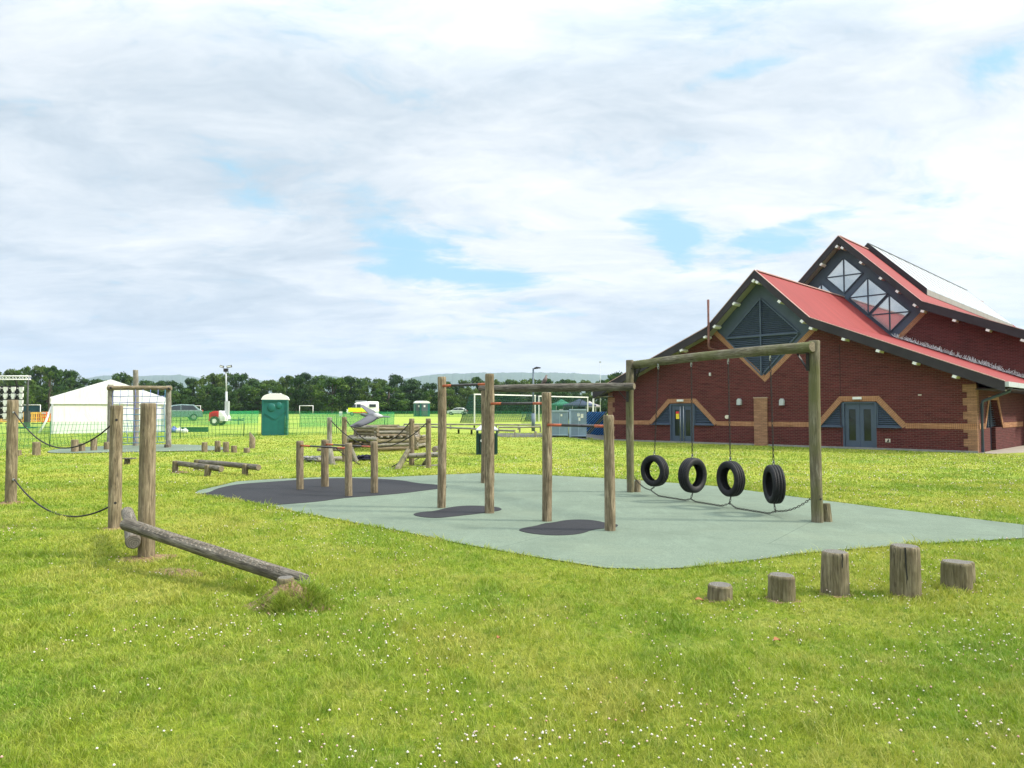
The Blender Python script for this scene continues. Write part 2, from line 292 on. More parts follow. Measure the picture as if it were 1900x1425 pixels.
# ------------------------------------------------------------------ mesh builder
class MB:
    def __init__(s): s.v = []; s.f = []; s.m = []; s.sm = []
    def add(s, vs_, fs, mi=0, smooth=False):
        o = len(s.v); s.v += [tuple(x) for x in vs_]; s.f += [tuple(i+o for i in q) for q in fs]; s.m += [mi]*len(fs); s.sm += [smooth]*len(fs); return s
    def box(s, c, d, mi=0, rz=0., M=None):
        hx, hy, hz = d[0]/2, d[1]/2, d[2]/2; vs_ = [Vector((a*hx, b*hy, e*hz)) for e in (-1, 1) for b in (-1, 1) for a in (-1, 1)]
        Mx = M if M else Matrix.Rotation(rz, 3, 'Z'); vs_ = [Mx@q+Vector(c) for q in vs_]
        return s.add(vs_, [(0, 2, 3, 1), (4, 5, 7, 6), (0, 1, 5, 4), (2, 6, 7, 3), (0, 4, 6, 2), (1, 3, 7, 5)], mi)
    def bar(s, a, b, wx, wy, mi=0):
        a = Vector(a); b = Vector(b); d = b-a; q = d.to_track_quat('Z', 'Y').to_matrix()
        return s.box((a+b)/2, (wx, wy, d.length), mi, M=q)
    def cyl(s, a, b, r0, r1=None, n=12, mi=0, cap=True, capm=None):
        a = Vector(a); b = Vector(b); r1 = r0 if r1 is None else r1; q = (b-a).to_track_quat('Z', 'Y').to_matrix()
        vs_ = [a+q@Vector((math.cos(2*PI*i/n)*r0, math.sin(2*PI*i/n)*r0, 0)) for i in range(n)]+[b+q@Vector((math.cos(2*PI*i/n)*r1, math.sin(2*PI*i/n)*r1, 0)) for i in range(n)]
        s.add(vs_, [(i, (i+1) % n, n+(i+1) % n, n+i) for i in range(n)], mi, True)
        if cap:
            s.add(vs_, [tuple(range(n-1, -1, -1)), tuple(range(n, 2*n))], mi if capm is None else capm)
        return s
    def tube(s, pts, r, n=6, mi=0):
        pts = [Vector(p) for p in pts]; rings = []
        for i, p in enumerate(pts):
            d = (pts[min(i+1, len(pts)-1)]-pts[max(i-1, 0)]).normalized(); q = d.to_track_quat('Z', 'Y').to_matrix()
            rr = r[i] if hasattr(r, '__len__') else r
            rings += [p+q@Vector((math.cos(2*PI*k/n)*rr, math.sin(2*PI*k/n)*rr, 0)) for k in range(n)]
        fs = [(i*n+k, i*n+(k+1) % n, (i+1)*n+(k+1) % n, (i+1)*n+k) for i in range(len(pts)-1) for k in range(n)]
        s.add(rings, fs, mi, True); m_ = (len(pts)-1)*n
        s.add(rings, [tuple(range(n-1, -1, -1)), tuple(range(m_, m_+n))], mi); return s
    def prism(s, poly, a, b, plane='xz', mi=0, mside=None):
        # poly in a plane, extruded between a and b along the third axis
        n = len(poly)
        def pt(p, t): return (p[0], t, p[1]) if plane == 'xz' else ((t, p[0], p[1]) if plane == 'yz' else (p[0], p[1], t))
        vs_ = [pt(p, a) for p in poly]+[pt(p, b) for p in poly]
        s.add(vs_, [tuple(range(n)), tuple(range(2*n-1, n-1, -1))], mi)
        return s.add(vs_, [(i, n+i, n+(i+1) % n, (i+1) % n) for i in range(n)], mi if mside is None else mside)
    def ell(s, c, r, nu=12, nv=8, mi=0, M=None):
        vs_ = []; 
        for j in range(nv+1):
            th_ = PI*j/nv
            for i in range(nu):
                ph = 2*PI*i/nu; q = Vector((r[0]*math.sin(th_)*math.cos(ph), r[1]*math.sin(th_)*math.sin(ph), r[2]*math.cos(th_)))
                vs_.append((M@q if M else q)+Vector(c))
        return s.add(vs_, [(j*nu+i, (j+1)*nu+i, (j+1)*nu+(i+1) % nu, j*nu+(i+1) % nu) for j in range(nv) for i in range(nu)], mi, True)
    def torus(s, c, R_, r_, M, nu=10, nv=5, stretch=1.5, mi=0):
        vs_ = []
        for i in range(nu):
            a = 2*PI*i/nu
            for k in range(nv):
                b = 2*PI*k/nv; rr = R_+r_*math.cos(b)
                q = Vector((math.cos(a)*rr, r_*math.sin(b), math.sin(a)*rr+(math.copysign((stretch-1)*R_, math.sin(a)) if abs(math.sin(a)) > 1e-6 else 0)))
                vs_.append(M@q+Vector(c))
        return s.add(vs_, [(i*nv+k, i*nv+(k+1) % nv, ((i+1) % nu)*nv+(k+1) % nv, ((i+1) % nu)*nv+k) for i in range(nu) for k in range(nv)], mi, True)
    def build(s, name, mats, parent=None, mw=None):
        me = D.meshes.new(name); me.from_pydata(s.v, [], s.f)
        for q in (mats if isinstance(mats, (list, tuple)) else [mats]): me.materials.append(q)
        me.polygons.foreach_set('material_index', s.m); me.polygons.foreach_set('use_smooth', s.sm)
        import bmesh
        bm = bmesh.new(); bm.from_mesh(me); bmesh.ops.remove_doubles(bm, verts=bm.verts, dist=1e-5); bmesh.ops.recalc_face_normals(bm, faces=bm.faces); bm.to_mesh(me); bm.free()
        return link(name, me, parent, mw)
def link(name, me, parent=None, mw=None):
    o = D.objects.new(name, me); COL.objects.link(o)
    if parent is not None: o.parent = parent
    if mw is not None:
        pm = Matrix.Identity(4)
        q = parent
        chain = []
        while q is not None: chain.append(q); q = q.parent
        for q in reversed(chain): pm = pm@q.matrix_basis
        o.matrix_basis = pm.inverted()@mw
    return o
def tag(o, label=None, cat=None, group=None, kind=None):
    if label: o['label'] = label
    if cat: o['category'] = cat
    if group: o['group'] = group
    if kind: o['kind'] = kind
    return o
def thing(name, label, cat, loc, rz=0., group=None):
    o = D.objects.new(name, None); COL.objects.link(o); o.location = loc; o.rotation_euler = (0, 0, rz); o.empty_display_size = .2
    o.matrix_basis = Matrix.Translation(loc)@Matrix.Rotation(rz, 4, 'Z')
    return tag(o, label, cat, group)
def copy_tree(o, parent=None):
    c = o.copy(); COL.objects.link(c); c.parent = parent
    for ch in list(o.children): copy_tree(ch, c)
    return c

_rs = np.random.RandomState(3)
def log(name, p0, p1, r0, r1=None, m=WOOD, me_=END, parent=None, n=20, rough=.035, notch=False, bolts=None, bev=.012, rings=None):
    # a round timber along its own Z axis, with an uneven surface and end grain on its ends
    p0 = Vector(p0); p1 = Vector(p1); r1 = r0 if r1 is None else r1; L = (p1-p0).length
    k = rings or max(6, int(L/.12)); zs = [0, bev]+[L*(i+.5)/k for i in range(k)]+[L-bev, L]
    zs = sorted(z for z in zs if 0 <= z <= L)
    vs_, fs = [], []; ph = _rs.rand(4)*6.28; bend = (_rs.rand(2)-.5)*.012*L
    for j, z in enumerate(zs):
        t = z/L; r = r0+(r1-r0)*t
        if j == 0 or j == len(zs)-1: r -= bev*.8
        for i in range(n):
            a = 2*PI*i/n
            rr = r*(1+rough*(.5*math.sin(2*a+ph[0]+z*.7)+.4*math.sin(3*a+ph[1]-z*1.1)+.35*math.sin(z*3.1+ph[2])+.5*(_rs.rand()-.5)))
            s_ = math.sin(PI*t)
            vs_.append((math.cos(a)*rr+bend[0]*s_, math.sin(a)*rr+bend[1]*s_, z))
    nr = len(zs); fs = [(j*n+i, j*n+(i+1) % n, (j+1)*n+(i+1) % n, (j+1)*n+i) for j in range(nr-1) for i in range(n)]
    b = MB(); b.add(vs_, fs, 0, True); b.add(vs_, [tuple(range(n-1, -1, -1)), tuple(range((nr-1)*n, nr*n))], 1)
    mw = Matrix.Translation(p0)@(p1-p0).to_track_quat('Z', 'Y').to_matrix().to_4x4()
    return b.build(name, [m, me_], parent, mw)
def bolt(p, d, parent, r=.014, m=None):
    d = Vector(d).normalized(); b = MB(); b.cyl((0, 0, -.01), (0, 0, .008), r, r*.9, 10)
    return b.build('bolt', m or BLACK, parent, Matrix.Translation(p)@d.to_track_quat('Z', 'Y').to_matrix().to_4x4())
def sag(a, b, s, n=18):
    a = Vector(a); b = Vector(b); return [a.lerp(b, i/n)-Vector((0, 0, s*4*(i/n)*(1-i/n))) for i in range(n+1)]
def rope(name, pts, r, parent, m=ROPE):
    b = MB(); b.tube(pts, r, 6); return b.build(name, m, parent, Matrix.Identity(4))
I4 = Matrix.Identity(4)
def inpoly(x, y, poly):
    x = np.asarray(x); y = np.asarray(y); c = np.zeros(x.shape, bool); n = len(poly)
    for i in range(n):
        x0, y0 = poly[i]; x1, y1 = poly[(i+1) % n]
        k = ((y0 > y) != (y1 > y)) & (x < (x1-x0)*(y-y0)/((y1-y0) if y1 != y0 else 1e-9)+x0); c ^= k
    return c
def smooth_poly(pts, it=2):
    for _ in range(it):
        q = []
        for i in range(len(pts)):
            a = Vector(pts[i]); b = Vector(pts[(i+1) % len(pts)]); q += [a.lerp(b, .25), a.lerp(b, .75)]
        pts = q
    return [tuple(p) for p in pts]
def sheet(name, pix, zoff, mtop, mside, it=2, label=None, thick=.03):
    pts = [G(*p) for p in pix]; pl = smooth_poly([(p.x, p.y) for p in pts], it) if it else [(p.x, p.y) for p in pts]
    import bmesh
    bm = bmesh.new(); vs_ = [bm.verts.new((x, y, 0)) for x, y in pl]; f = bm.faces.new(vs_); bmesh.ops.triangulate(bm, faces=[f])
    bmesh.ops.subdivide_edges(bm, edges=[e for e in bm.edges if e.calc_length() > 2.5 and not e.is_boundary], cuts=2, use_grid_fill=False)
    bmesh.ops.triangulate(bm, faces=bm.faces[:])
    for v in bm.verts: v.co.z = float(T(v.co.x, v.co.y))+zoff
    bmesh.ops.recalc_face_normals(bm, faces=bm.faces)
    if sum(f.normal.z for f in bm.faces) < 0: bmesh.ops.reverse_faces(bm, faces=bm.faces[:])
    ed = [e for e in bm.edges if e.is_boundary]; r = bmesh.ops.extrude_edge_only(bm, edges=ed)
    for e in r['geom']:
        if isinstance(e, bmesh.types.BMVert): e.co.z -= thick
    for f in bm.faces: f.material_index = 0 if abs(f.normal.z) > .5 else 1
    me = D.meshes.new(name); bm.to_mesh(me); bm.free(); me.materials.append(mtop); me.materials.append(mside)
    o = link(name, me); tag(o, kind='structure', label=label); return o, pl

# ------------------------------------------------------------------ ground sheet
ys = np.concatenate([np.linspace(-60, 2, 16), np.linspace(3, 60, 96), np.geomspace(62, 6500, 60)])
xs = np.linspace(-1, 1, 141); xs = np.sign(xs)*np.abs(xs)**1.6
gv = np.array([(x*(35+max(abs(y), 0)*1.5), y, 0.) for y in ys for x in xs]); gv[:, 2] = T(gv[:, 0], gv[:, 1])
nx_ = len(xs); gf = [(j*nx_+i, j*nx_+i+1, (j+1)*nx_+i+1, (j+1)*nx_+i) for j in range(len(ys)-1) for i in range(nx_-1)]
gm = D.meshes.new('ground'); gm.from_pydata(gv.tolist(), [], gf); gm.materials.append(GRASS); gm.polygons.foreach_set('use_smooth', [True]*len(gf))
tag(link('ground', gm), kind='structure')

PAD = [(360, 917), (368, 911), (440, 894), (500, 890), (600, 886), (720, 886), (820, 881.5), (905, 878), (985, 881), (1150, 889), (1330, 903), (1500, 926), (1700, 951), (1900, 975), (2010, 990), (2035, 993), (2000, 996), (1900, 1000), (1700, 1011), (1500, 1027), (1380, 1043), (1270, 1055), (1200, 1058), (1120, 1055), (1000, 1036), (850, 1009), (740, 986), (640, 968), (560, 953), (500, 940), (440, 929), (400, 923)]
_, pad_poly = sheet('rubber_surface', PAD, .012, RUBG, RUBD, 0)
bigblob = [(367, 917.5), (388, 915.5), (403, 907), (444, 899), (498, 895.5), (550, 891.5), (602, 888.8), (656, 888), (703, 889.5), (744, 892), (776, 898), (807, 900), (835, 905), (814, 908), (782, 912), (744, 917), (687, 921.6), (634, 925.7), (593, 932), (542, 936), (510, 938.5), (482, 937), (462, 932), (435, 928), (403, 922), (378, 920)]
bl1 = [(763, 956), (782, 951.6), (807, 950), (826, 944.6), (851.5, 940.5), (877, 939.6), (908, 941), (927, 943.2), (933, 948), (908, 952), (877, 956), (845, 959.5), (814, 963), (782, 961.5)]
bl2 = [(961, 985.5), (971, 981.5), (995.6, 977.6), (1009, 973), (1027, 971.5), (1045, 967.5), (1067.5, 965.7), (1094, 966.4), (1112, 969), (1128, 973), (1148, 975), (1144, 980), (1126, 982), (1099, 984.5), (1083, 991), (1061, 994.5), (1027, 995.5), (993, 993), (971, 989)]
for k_, b_ in enumerate((bigblob, bl1, bl2)): sheet('dark_rubber_patch', b_, .018+.0*k_, RUBD, RUBD, 2, thick=.005)
FPAD = [(86, 839.5), (95, 836), (130, 832), (197, 828.5), (260, 826), (322, 825.5), (375, 827), (418, 831), (425, 834), (398, 837), (300, 838.5), (225, 840), (143, 841.8), (95, 841.5)]
_, fpad_poly = sheet('rubber_surface', FPAD, .03, RUBG, RUBD, 1, thick=.06)
PATHP = [(895, 806.5), (930, 804.5), (990, 804), (1040, 806), (1128, 806), (1132, 818), (1085, 815.5), (1010, 811.5), (935, 811.5)]
sheet('path', PATHP, .02, TARMAC, TARMAC, 0, thick=.05)

# ------------------------------------------------------------------ grass blades and clover in the foreground
def vnoise(x, y, s, seed=0):
    rs = np.random.RandomState(seed); tab = rs.rand(64, 64); x = x*s; y = y*s
    xi = np.floor(x).astype(int); yi = np.floor(y).astype(int); fx = x-xi; fy = y-yi; fx = fx*fx*(3-2*fx); fy = fy*fy*(3-2*fy)
    g = lambda a, b: tab[a % 64, b % 64]
    return (g(xi, yi)*(1-fx)+g(xi+1, yi)*fx)*(1-fy)+(g(xi, yi+1)*(1-fx)+g(xi+1, yi+1)*fx)*fy
def scatter(n, y0, y1, power=1.0):
    # wedge in front of the camera and a margin to each side
    t = rng.random(n); Y = y0*(y1/y0)**(t**power) if power else y0+(y1-y0)*t
    X = (rng.random(n)*2-1)*(Y*.80+1.2); return X, Y
def blades(n, y0, y1, hmin, hmax, wid, name, lean=1.0, pos=None, zoff=None, tall=0.0, label='mown grass dotted with clover'):
    if pos is None:
        X, Y = scatter(n, y0, y1)
        keep = ~inpoly(X, Y, pad_poly) & ~inpoly(X, Y, fpad_poly)
        keep &= ~((Y-X+0 > 0) & ((X*.7071+Y*.7071) > 33.6) & (X > 5.0))
        cl = vnoise(X, Y, 1.4, 1)*.6+vnoise(X, Y, 5., 2)*.4
        keep &= rng.random(n) < (.35+1.1*cl)
        X = X[keep]; Y = Y[keep]
    else: X, Y = pos
    n = len(X); Z = T(X, Y); Z = Z if zoff is None else Z+zoff; d = np.sqrt(X*X+Y*Y)
    ln = vnoise(X, Y, 1.1, 5); ln2 = vnoise(X, Y, 3.7, 15); H = (hmin+(hmax-hmin)*rng.random(n)**1.5)*(.45+.7*ln+.75*ln2**2)
    H *= 1+tall*(rng.random(n) < .02)
    Wd = wid*(.7+.6*rng.random(n))*np.clip(d/6, .6, 6)
    cl7 = vnoise(X, Y, 7.5, 31); H = H*(.70+.60*cl7**1.5)
    a = rng.random(n)*2*np.pi; la = vnoise(X, Y, 9.3, 34)*4*np.pi+rng.normal(0, 1.3, n); le = H*lean*(.25+1.1*rng.random(n))
    ux = np.cos(a)*Wd/2; uy = np.sin(a)*Wd/2; lx = np.cos(la)*le; ly = np.sin(la)*le
    V = np.zeros((n, 5, 3)); base = np.stack([X, Y, Z-.004], 1)
    V[:, 0] = base-np.stack([ux, uy, 0*ux], 1); V[:, 1] = base+np.stack([ux, uy, 0*ux], 1)
    mid = base+np.stack([lx*.35, ly*.35, H*.6], 1)
    V[:, 2] = mid+np.stack([ux*.75, uy*.75, 0*ux], 1); V[:, 3] = mid-np.stack([ux*.75, uy*.75, 0*ux], 1)
    V[:, 4] = base+np.stack([lx, ly, H*.95], 1)
    me = D.meshes.new(name); me.vertices.add(n*5); me.vertices.foreach_set('co', V.reshape(-1))
    i0 = np.arange(n)*5; loops = np.stack([i0, i0+1, i0+2, i0+3, i0+3, i0+2, i0+4], 1).reshape(-1)
    me.loops.add(n*7); me.loops.foreach_set('vertex_index', loops.astype(np.int32))
    ls = np.stack([np.arange(n)*7, np.arange(n)*7+4], 1).reshape(-1); me.polygons.add(2*n)
    me.polygons.foreach_set('loop_start', ls.astype(np.int32)); me.update(calc_edges=True)
    at = me.color_attributes.new('bl', 'FLOAT_COLOR', 'POINT'); c = np.ones((n, 5, 4)); c[:, :, 0] = rng.random(n)[:, None]; c[:, 0:2, 1] = 0; c[:, 2:4, 1] = .6; c[:, 4, 1] = 1
    at.data.foreach_set('color', c.reshape(-1)); me.materials.append(BLADE)
    o = link(name, me); return tag(o, label, 'grass', kind='stuff')
blades(640000, 2.9, 17, .024, .062, .0048, 'grass', tall=.9)
blades(240000, 15, 42, .03, .06, .0058, 'grass', label='mown grass around the far play equipment and the brick building')
# longer grass along the edge of the rubber surface
ex, ey = [], []
for i in range(len(pad_poly)):
    a = np.array(pad_poly[i]); b = np.array(pad_poly[(i+1) % len(pad_poly)]); L = np.linalg.norm(b-a); k = int(L*170)
    t = rng.random(k); p = a+(b-a)*t[:, None]; nrm = np.array([(b-a)[1], -(b-a)[0]])/max(L, 1e-6)
    off = np.abs(rng.normal(0, .05, k))-.012; q = p+nrm*off[:, None]; q2 = p-nrm*off[:, None]
    ins = inpoly(q[:, 0], q[:, 1], pad_poly); q[ins] = q2[ins]; ex.append(q[:, 0]); ey.append(q[:, 1])
blades(0, 0, 0, .03, .085, .005, 'grass', pos=(np.concatenate(ex), np.concatenate(ey)), tall=1.0, label='longer grass along the edge of the green rubber')
def ring_grass(name, cx_, cy_, r0, r1, n, h, label, zf=None):
    a = rng.random(n)*2*np.pi; r = r0+(r1-r0)*rng.random(n)**.7
    return blades(0, 0, 0, h*.4, h, .005, name, pos=(cx_+np.cos(a)*r, cy_+np.sin(a)*r), zoff=zf(cx_+np.cos(a)*r, cy_+np.sin(a)*r) if zf else None, label=label)
def flowers(n, y0, y1):
    X, Y = scatter(n, y0, y1); k = ~inpoly(X, Y, pad_poly); k &= ~(((X*.7071+Y*.7071) > 33.2) & (X > 5))
    dn = vnoise(X, Y, .55, 8)*.65+vnoise(X, Y, 1.9, 9)*.35; dn = dn+.10*(X > 1.5)+.06*(X/np.maximum(Y, 1) > .3)
    k &= rng.random(n) < np.clip((dn-.47)*5, .03, 1); X = X[k]; Y = Y[k]; n = len(X); Z = T(X, Y)
    s = (.0048+.0038*rng.random(n))*np.clip(np.sqrt(X*X+Y*Y)/9, 1, 2.2); h = .022+.028*rng.random(n)
    oc = np.array([(1, 0, 0), (.5, .87, .1), (-.5, .87, 0), (-1, 0, .1), (-.5, -.87, 0), (.5, -.87, .1), (0, 0, .95), (0, 0, -.6)])
    V = (oc[None]*s[:, None, None]*(1+.25*(rng.random((n, 8, 1))-.5)))+np.stack([X, Y, Z+h], 1)[:, None, :]
    st = np.array([[-.0012, 0, 0], [.0012, 0, 0]])
    base = np.stack([X, Y, Z], 1)[:, None, :]+st[None]; top = np.stack([X, Y, Z+h], 1)[:, None, :]+st[None, ::-1]
    V = np.concatenate([V, base, top], 1)
    tri = [(i, (i+1) % 6, 6) for i in range(6)]+[((i+1) % 6, i, 7) for i in range(6)]
    i0 = (np.arange(n)*12)[:, None]; lp = np.concatenate([i0+np.array(tri).reshape(-1)[None], i0+np.array([[8, 9, 10, 11]])], 1)
    me = D.meshes.new('clover'); me.vertices.add(n*12); me.vertices.foreach_set('co', V.reshape(-1)); me.loops.add(n*40); me.loops.foreach_set('vertex_index', lp.reshape(-1).astype(np.int32))
    st_ = np.concatenate([np.arange(12)*3, [36]])[None]+(np.arange(n)*40)[:, None]; me.polygons.add(13*n); me.polygons.foreach_set('loop_start', st_.reshape(-1).astype(np.int32))
    me.update(calc_edges=True)
    at = me.color_attributes.new('fl', 'FLOAT_COLOR', 'POINT'); c = np.ones((n, 12, 4)); c[:, :, 0] = rng.random(n)[:, None]; c[:, 8:, 1] = 0; c[:, 7, 0] = 0; at.data.foreach_set('color', c.reshape(-1))
    def ff(t, b, m):
        a_ = t.n('ShaderNodeAttribute', attribute_name='fl'); r = t.n('ShaderNodeSeparateColor', {0: a_.outputs['Color']})
        k2 = t.ramp(r.outputs[0], [(.0, (.42, .22, .17)), (.22, (.66, .50, .44)), (.5, (.60, .54, .48)), (1, (.68, .65, .60))])
        lk(t, t.mix(r.outputs[1], (.08, .16, .02), k2), b.inputs['Base Color'])
    me.materials.append(mat('clover_heads', rough=.8, fn=ff, spec=.1))
    return tag(link('clover_flowers', me), 'white and pinkish clover heads scattered over the lawn', 'clover', kind='stuff')
flowers(11000, 2.9, 30)
def leafm(px, py, s, rz, label):
    p = G(px, py); b = MB(); pts = []
    n = 9
    for i in range(n):
        t = i/(n-1); wd = .5*math.sin(PI*t)**.7*s*.55+.001
        for j in (-1, 0, 1): pts.append((s*(t-.5), j*wd, .03+.012*abs(j)+.010*math.sin(t*4)))
    b.add(pts, [(i*3+j, i*3+j+1, (i+1)*3+j+1, (i+1)*3+j) for i in range(n-1) for j in (0, 1)], 0, True)
    o = b.build('fallen_leaf', simple('orange_leaf', (.26, .11, .04), .8, 0, .3, 40), None, Matrix.Translation(p)@Matrix.Rotation(rz, 4, 'Z')@Matrix.Rotation(.25, 4, 'X')); tag(o, label, 'leaf', 'fallen leaves on the lawn')
leafm(1297, 1120, .075, .1, 'orange leaf lying in the grass left of the shortest front stump')
leafm(1440, 1196, .07, .5, 'orange curled leaf in the clover below the row of front stumps')
leafm(923, 1192, .055, 1.2, 'small orange leaf on the open lawn in front of the green rubber')

# ------------------------------------------------------------------ soil mounds
def mound(p, rx, ry, h, rz=0., seed=1, m=SOIL):
    b = MB(); n = 28; rr = 8; rs = np.random.RandomState(seed); vs_ = [(0, 0, h)]; jit = rs.rand(n)*.35+.8
    for j in range(1, rr+1):
        t = j/rr
        for i in range(n):
            a = 2*PI*i/n; k = jit[i]*t; vs_.append((rx*k*math.cos(a), ry*k*math.sin(a), h*(math.cos(PI*t)*.5+.5)*(1+.25*(rs.rand()-.5))-(.02 if j == rr else 0)+.004))
    fs = [(0, 1+i, 1+(i+1) % n) for i in range(n)]+[(1+(j-1)*n+i, 1+j*n+i, 1+j*n+(i+1) % n, 1+(j-1)*n+(i+1) % n) for j in range(1, rr) for i in range(n)]
    b.add(vs_, fs, 0, True); o = b.build('soil', m, None, Matrix.Translation((p[0], p[1], p[2]))@Matrix.Rotation(rz, 4, 'Z')); return tag(o, kind='structure')

# ------------------------------------------------------------------ front left: rope walk and climbing log
g1, g2, g3 = G(20, 934), G(213, 981), G(272, 1036)
rw = thing('rope_walk', 'three weathered posts at the left with two sagging black ropes and a crosswise log', 'rope walk', g2)
for g, pt, r in ((g1, (24, 742), .090), (g2, (217, 752), .084), (g3, (275.5, 748), .086)):
    log('post', g-Vector((0, 0, .15)), P(*pt, g.y), r*1.02, r*.97, WOOD, END, rw, n=28)
dv = (g2-g1).normalized()
a = P(27, 765, g1.y-.06); b = P(207, 788, g2.y-.03)
rope('hand_rope', sag(a, b, .48, 24), .011, rw)
a = P(27, 890, g1.y-.06); b = P(205, 939, g2.y-.03); pts = sag(a, b, .36, 24)
for q in pts: q.z = max(q.z, .012)
rope('foot_rope', pts, .013, rw)
for g, px, py in ((g1, 25, 765), (g1, 25, 889), (g2, 216, 779), (g2, 214, 932)):
    p = P(px, py, g.y); dc = (Vector((0, 0, p.z))-p); dc.z = 0; dc.normalize(); bolt(p+dc*.083, dc, rw, .02, STEEL if g is g1 else BLACK)
ca, cb = P(247, 1006, 7.88), P(236, 950, 9.55)
log('cross_log', ca, cb, .078, .074, WOODD, ENDD, rw, n=28)
mound(g3, .34, .24, .035, .3, 4); mound(g2, .24, .2, .03, .1, 5); mound(g1, .28, .18, .05, .2, 6)
mound(G(330, 1062), .35, .18, .012, -.5, 8)
# leaning log with foot grooves
la, lb = P(233, 972, 7.86), P(566, 1080, 6.35); la = Vector(la); lb = Vector(lb)
bt = thing('balance_log', 'long grey cracked log sloping down to a soil mound, grooved along its top', 'log', G(540, 1118))
def grooved(p0, p1, r0, r1, parent):
    p0 = Vector(p0); p1 = Vector(p1); L = (p1-p0).length; n = 28; k = int(L/.0125); rs = np.random.RandomState(5); ph = rs.rand(4)*6
    X = (p1-p0).normalized(); Yv = Vector((0, 0, 1)).cross(X).normalized(); Zv = X.cross(Yv)
    vs_ = []
    for j in range(k+1):
        z = L*j/k; t = j/k; r = r0+(r1-r0)*t; gz = (z % .075) < .022 and .35 < z < L-.25
        if j in (0, k): r *= .9
        for i in range(n):
            a = 2*PI*i/n; c_, s_ = math.cos(a), math.sin(a)
            rr = r*(1+.03*math.sin(2*a+ph[0]+z)+.02*math.sin(5*a+ph[1])+.025*math.sin(z*4+ph[2])+.012*(rs.rand()-.5))
            if gz and s_ > .55: rr -= .011
            vs_.append((c_*rr, s_*rr, z))
    b = MB(); b.add(vs_, [(j*n+i, j*n+(i+1) % n, (j+1)*n+(i+1) % n, (j+1)*n+i) for j in range(k) for i in range(n)], 0, False)
    b.add(vs_, [tuple(range(n-1, -1, -1)), tuple(range(k*n, k*n+n))], 1)
    M = Matrix(((Yv.x, Zv.x, X.x), (Yv.y, Zv.y, X.y), (Yv.z, Zv.z, X.z))).to_4x4()
    return b.build('log', [WOODD, ENDD], parent, Matrix.Translation(p0)@M)
grooved(la, lb, .068, .070, bt)
bolt(P(241, 980, 7.76), (-.3, -1, .1), bt, .02)
sp = P(530, 1071, 6.2)
log('stump', Vector((sp.x, sp.y, -.05)), sp, .078, .072, WOODS, ENDD, bt, n=24)
mp = Vector((sp.x+.06, sp.y-.06, 0)); mound(mp, .40, .24, .20, -.1, 12); mound(G(500, 1122), .24, .16, .02, 0., 14)
MZ = lambda x, y:   .19*(np.cos(np.pi*np.clip(np.sqrt(((x-mp.x)/.40)**2+((y-mp.y)/.25)**2), 0, 1))*.5+.5)-.01
for tx_, ty_, n_, h_, r_ in ((-.02, -.17, 800, .12, .08), (-.20, -.10, 500, .08, .10), (.14, -.17, 450, .09, .10), (.25, -.06, 700, .15, .12), (.05, -.02, 260, .10, .22), (.18, .04, 400, .18, .12), (-.22, .04, 300, .08, .10), (0, 0, 600, .06, .34)): ring_grass('grass_tuft', mp.x+tx_, mp.y+ty_, .0, r_, n_, h_, 'straggly grass growing on the soil mound at the foot of the long log', MZ)

# ------------------------------------------------------------------ five stumps at the front right
for k, (cx_, by, ty, wd, lab) in enumerate(((1336, 1116, 1084, 46, 'shortest front stump, at the left end of the row of five, pale chipped top'), (1450, 1115, 1066, 47, 'low front stump second from the left of the row of five'), (1550, 1104, 1023, 48, 'tall split front stump in the middle of the row of five'), (1680, 1108, 1012, 50, 'tallest front stump with a knot hole, fourth from the left'), (1775, 1096, 1041.5, 50, 'squat front stump with a smaller stub at its right side'))):
    g = G(cx_, by-3); r = wd/2*g.y/F; ht = ZH(g, cx_, ty)
    t_ = thing('log_stump', lab, 'stump', g, 0, 'stumps in a row at the front right')
    log('stump', g-Vector((0, 0, .1)), g+Vector((.004, 0, ht)), r*1.05, r*.98, WOODS, ENDD, t_, n=32, rough=.05, bev=.016)
    if k == 4: h2 = G(1797, 1080); log('stub', h2-Vector((0, 0, .05)), h2+Vector((0, 0, .20)), .06, .055, WOODS, ENDD, t_)
    if k in (2, 3):
        bb = MB(); rs = np.random.RandomState(k)
        for q in range(1):
            an = -PI/2+(.12, -.45)[k-2]; zz = ht
            bb = MB()
            for s in range(10):
                z0 = zz*(1-s/10.)*.98+.01; z1 = zz*(1-(s+1)/10.)*.98+.01; a1 = an+(rs.rand()-.4)*.06
                bb.bar((math.cos(an)*r*.99, math.sin(an)*r*.99, z0), (math.cos(a1)*r*.99, math.sin(a1)*r*.99, z1), .0035, .012); an = a1
            bb.build('crack', BLACK, t_, Matrix.Translation(g))
    mound(g, r*1.5, r*1.4, .012, .3*k, 20+k)
    ring_grass('grass_tuft', g.x, g.y, r*1.0, r*1.6, 340, .05, 'short grass growing round the foot of a front stump')

# ------------------------------------------------------------------ pull-up bars
def seg(a, b, t): return Vector(a).lerp(Vector(b), t)
PAINT = mat('orange_painted_steel', rough=.4, metal=.2, fn=worn((.42, .105, .045), .25, 25, .4))
WORN = mat('bare_worn_steel', rough=.35, metal=.7, fn=worn((.075, .07, .07), .5, 18, .35))
def hbar(a, b, parent, r=.022, lo=.2, hi=.8):
    a = Vector(a); b = Vector(b); m = MB(); m.cyl((0, 0, 0), (0, 0, (b-a).length), r, n=14)
    L = (b-a).length; m = MB()
    m.cyl((0, 0, 0), (0, 0, L*lo), r, n=14); m.cyl((0, 0, L*lo), (0, 0, L*hi), r*.97, n=14, mi=1); m.cyl((0, 0, L*hi), (0, 0, L), r, n=14)
    return m.build('bar', [PAINT, WORN], parent, Matrix.Translation(a)@(b-a).to_track_quat('Z', 'Y').to_matrix().to_4x4())
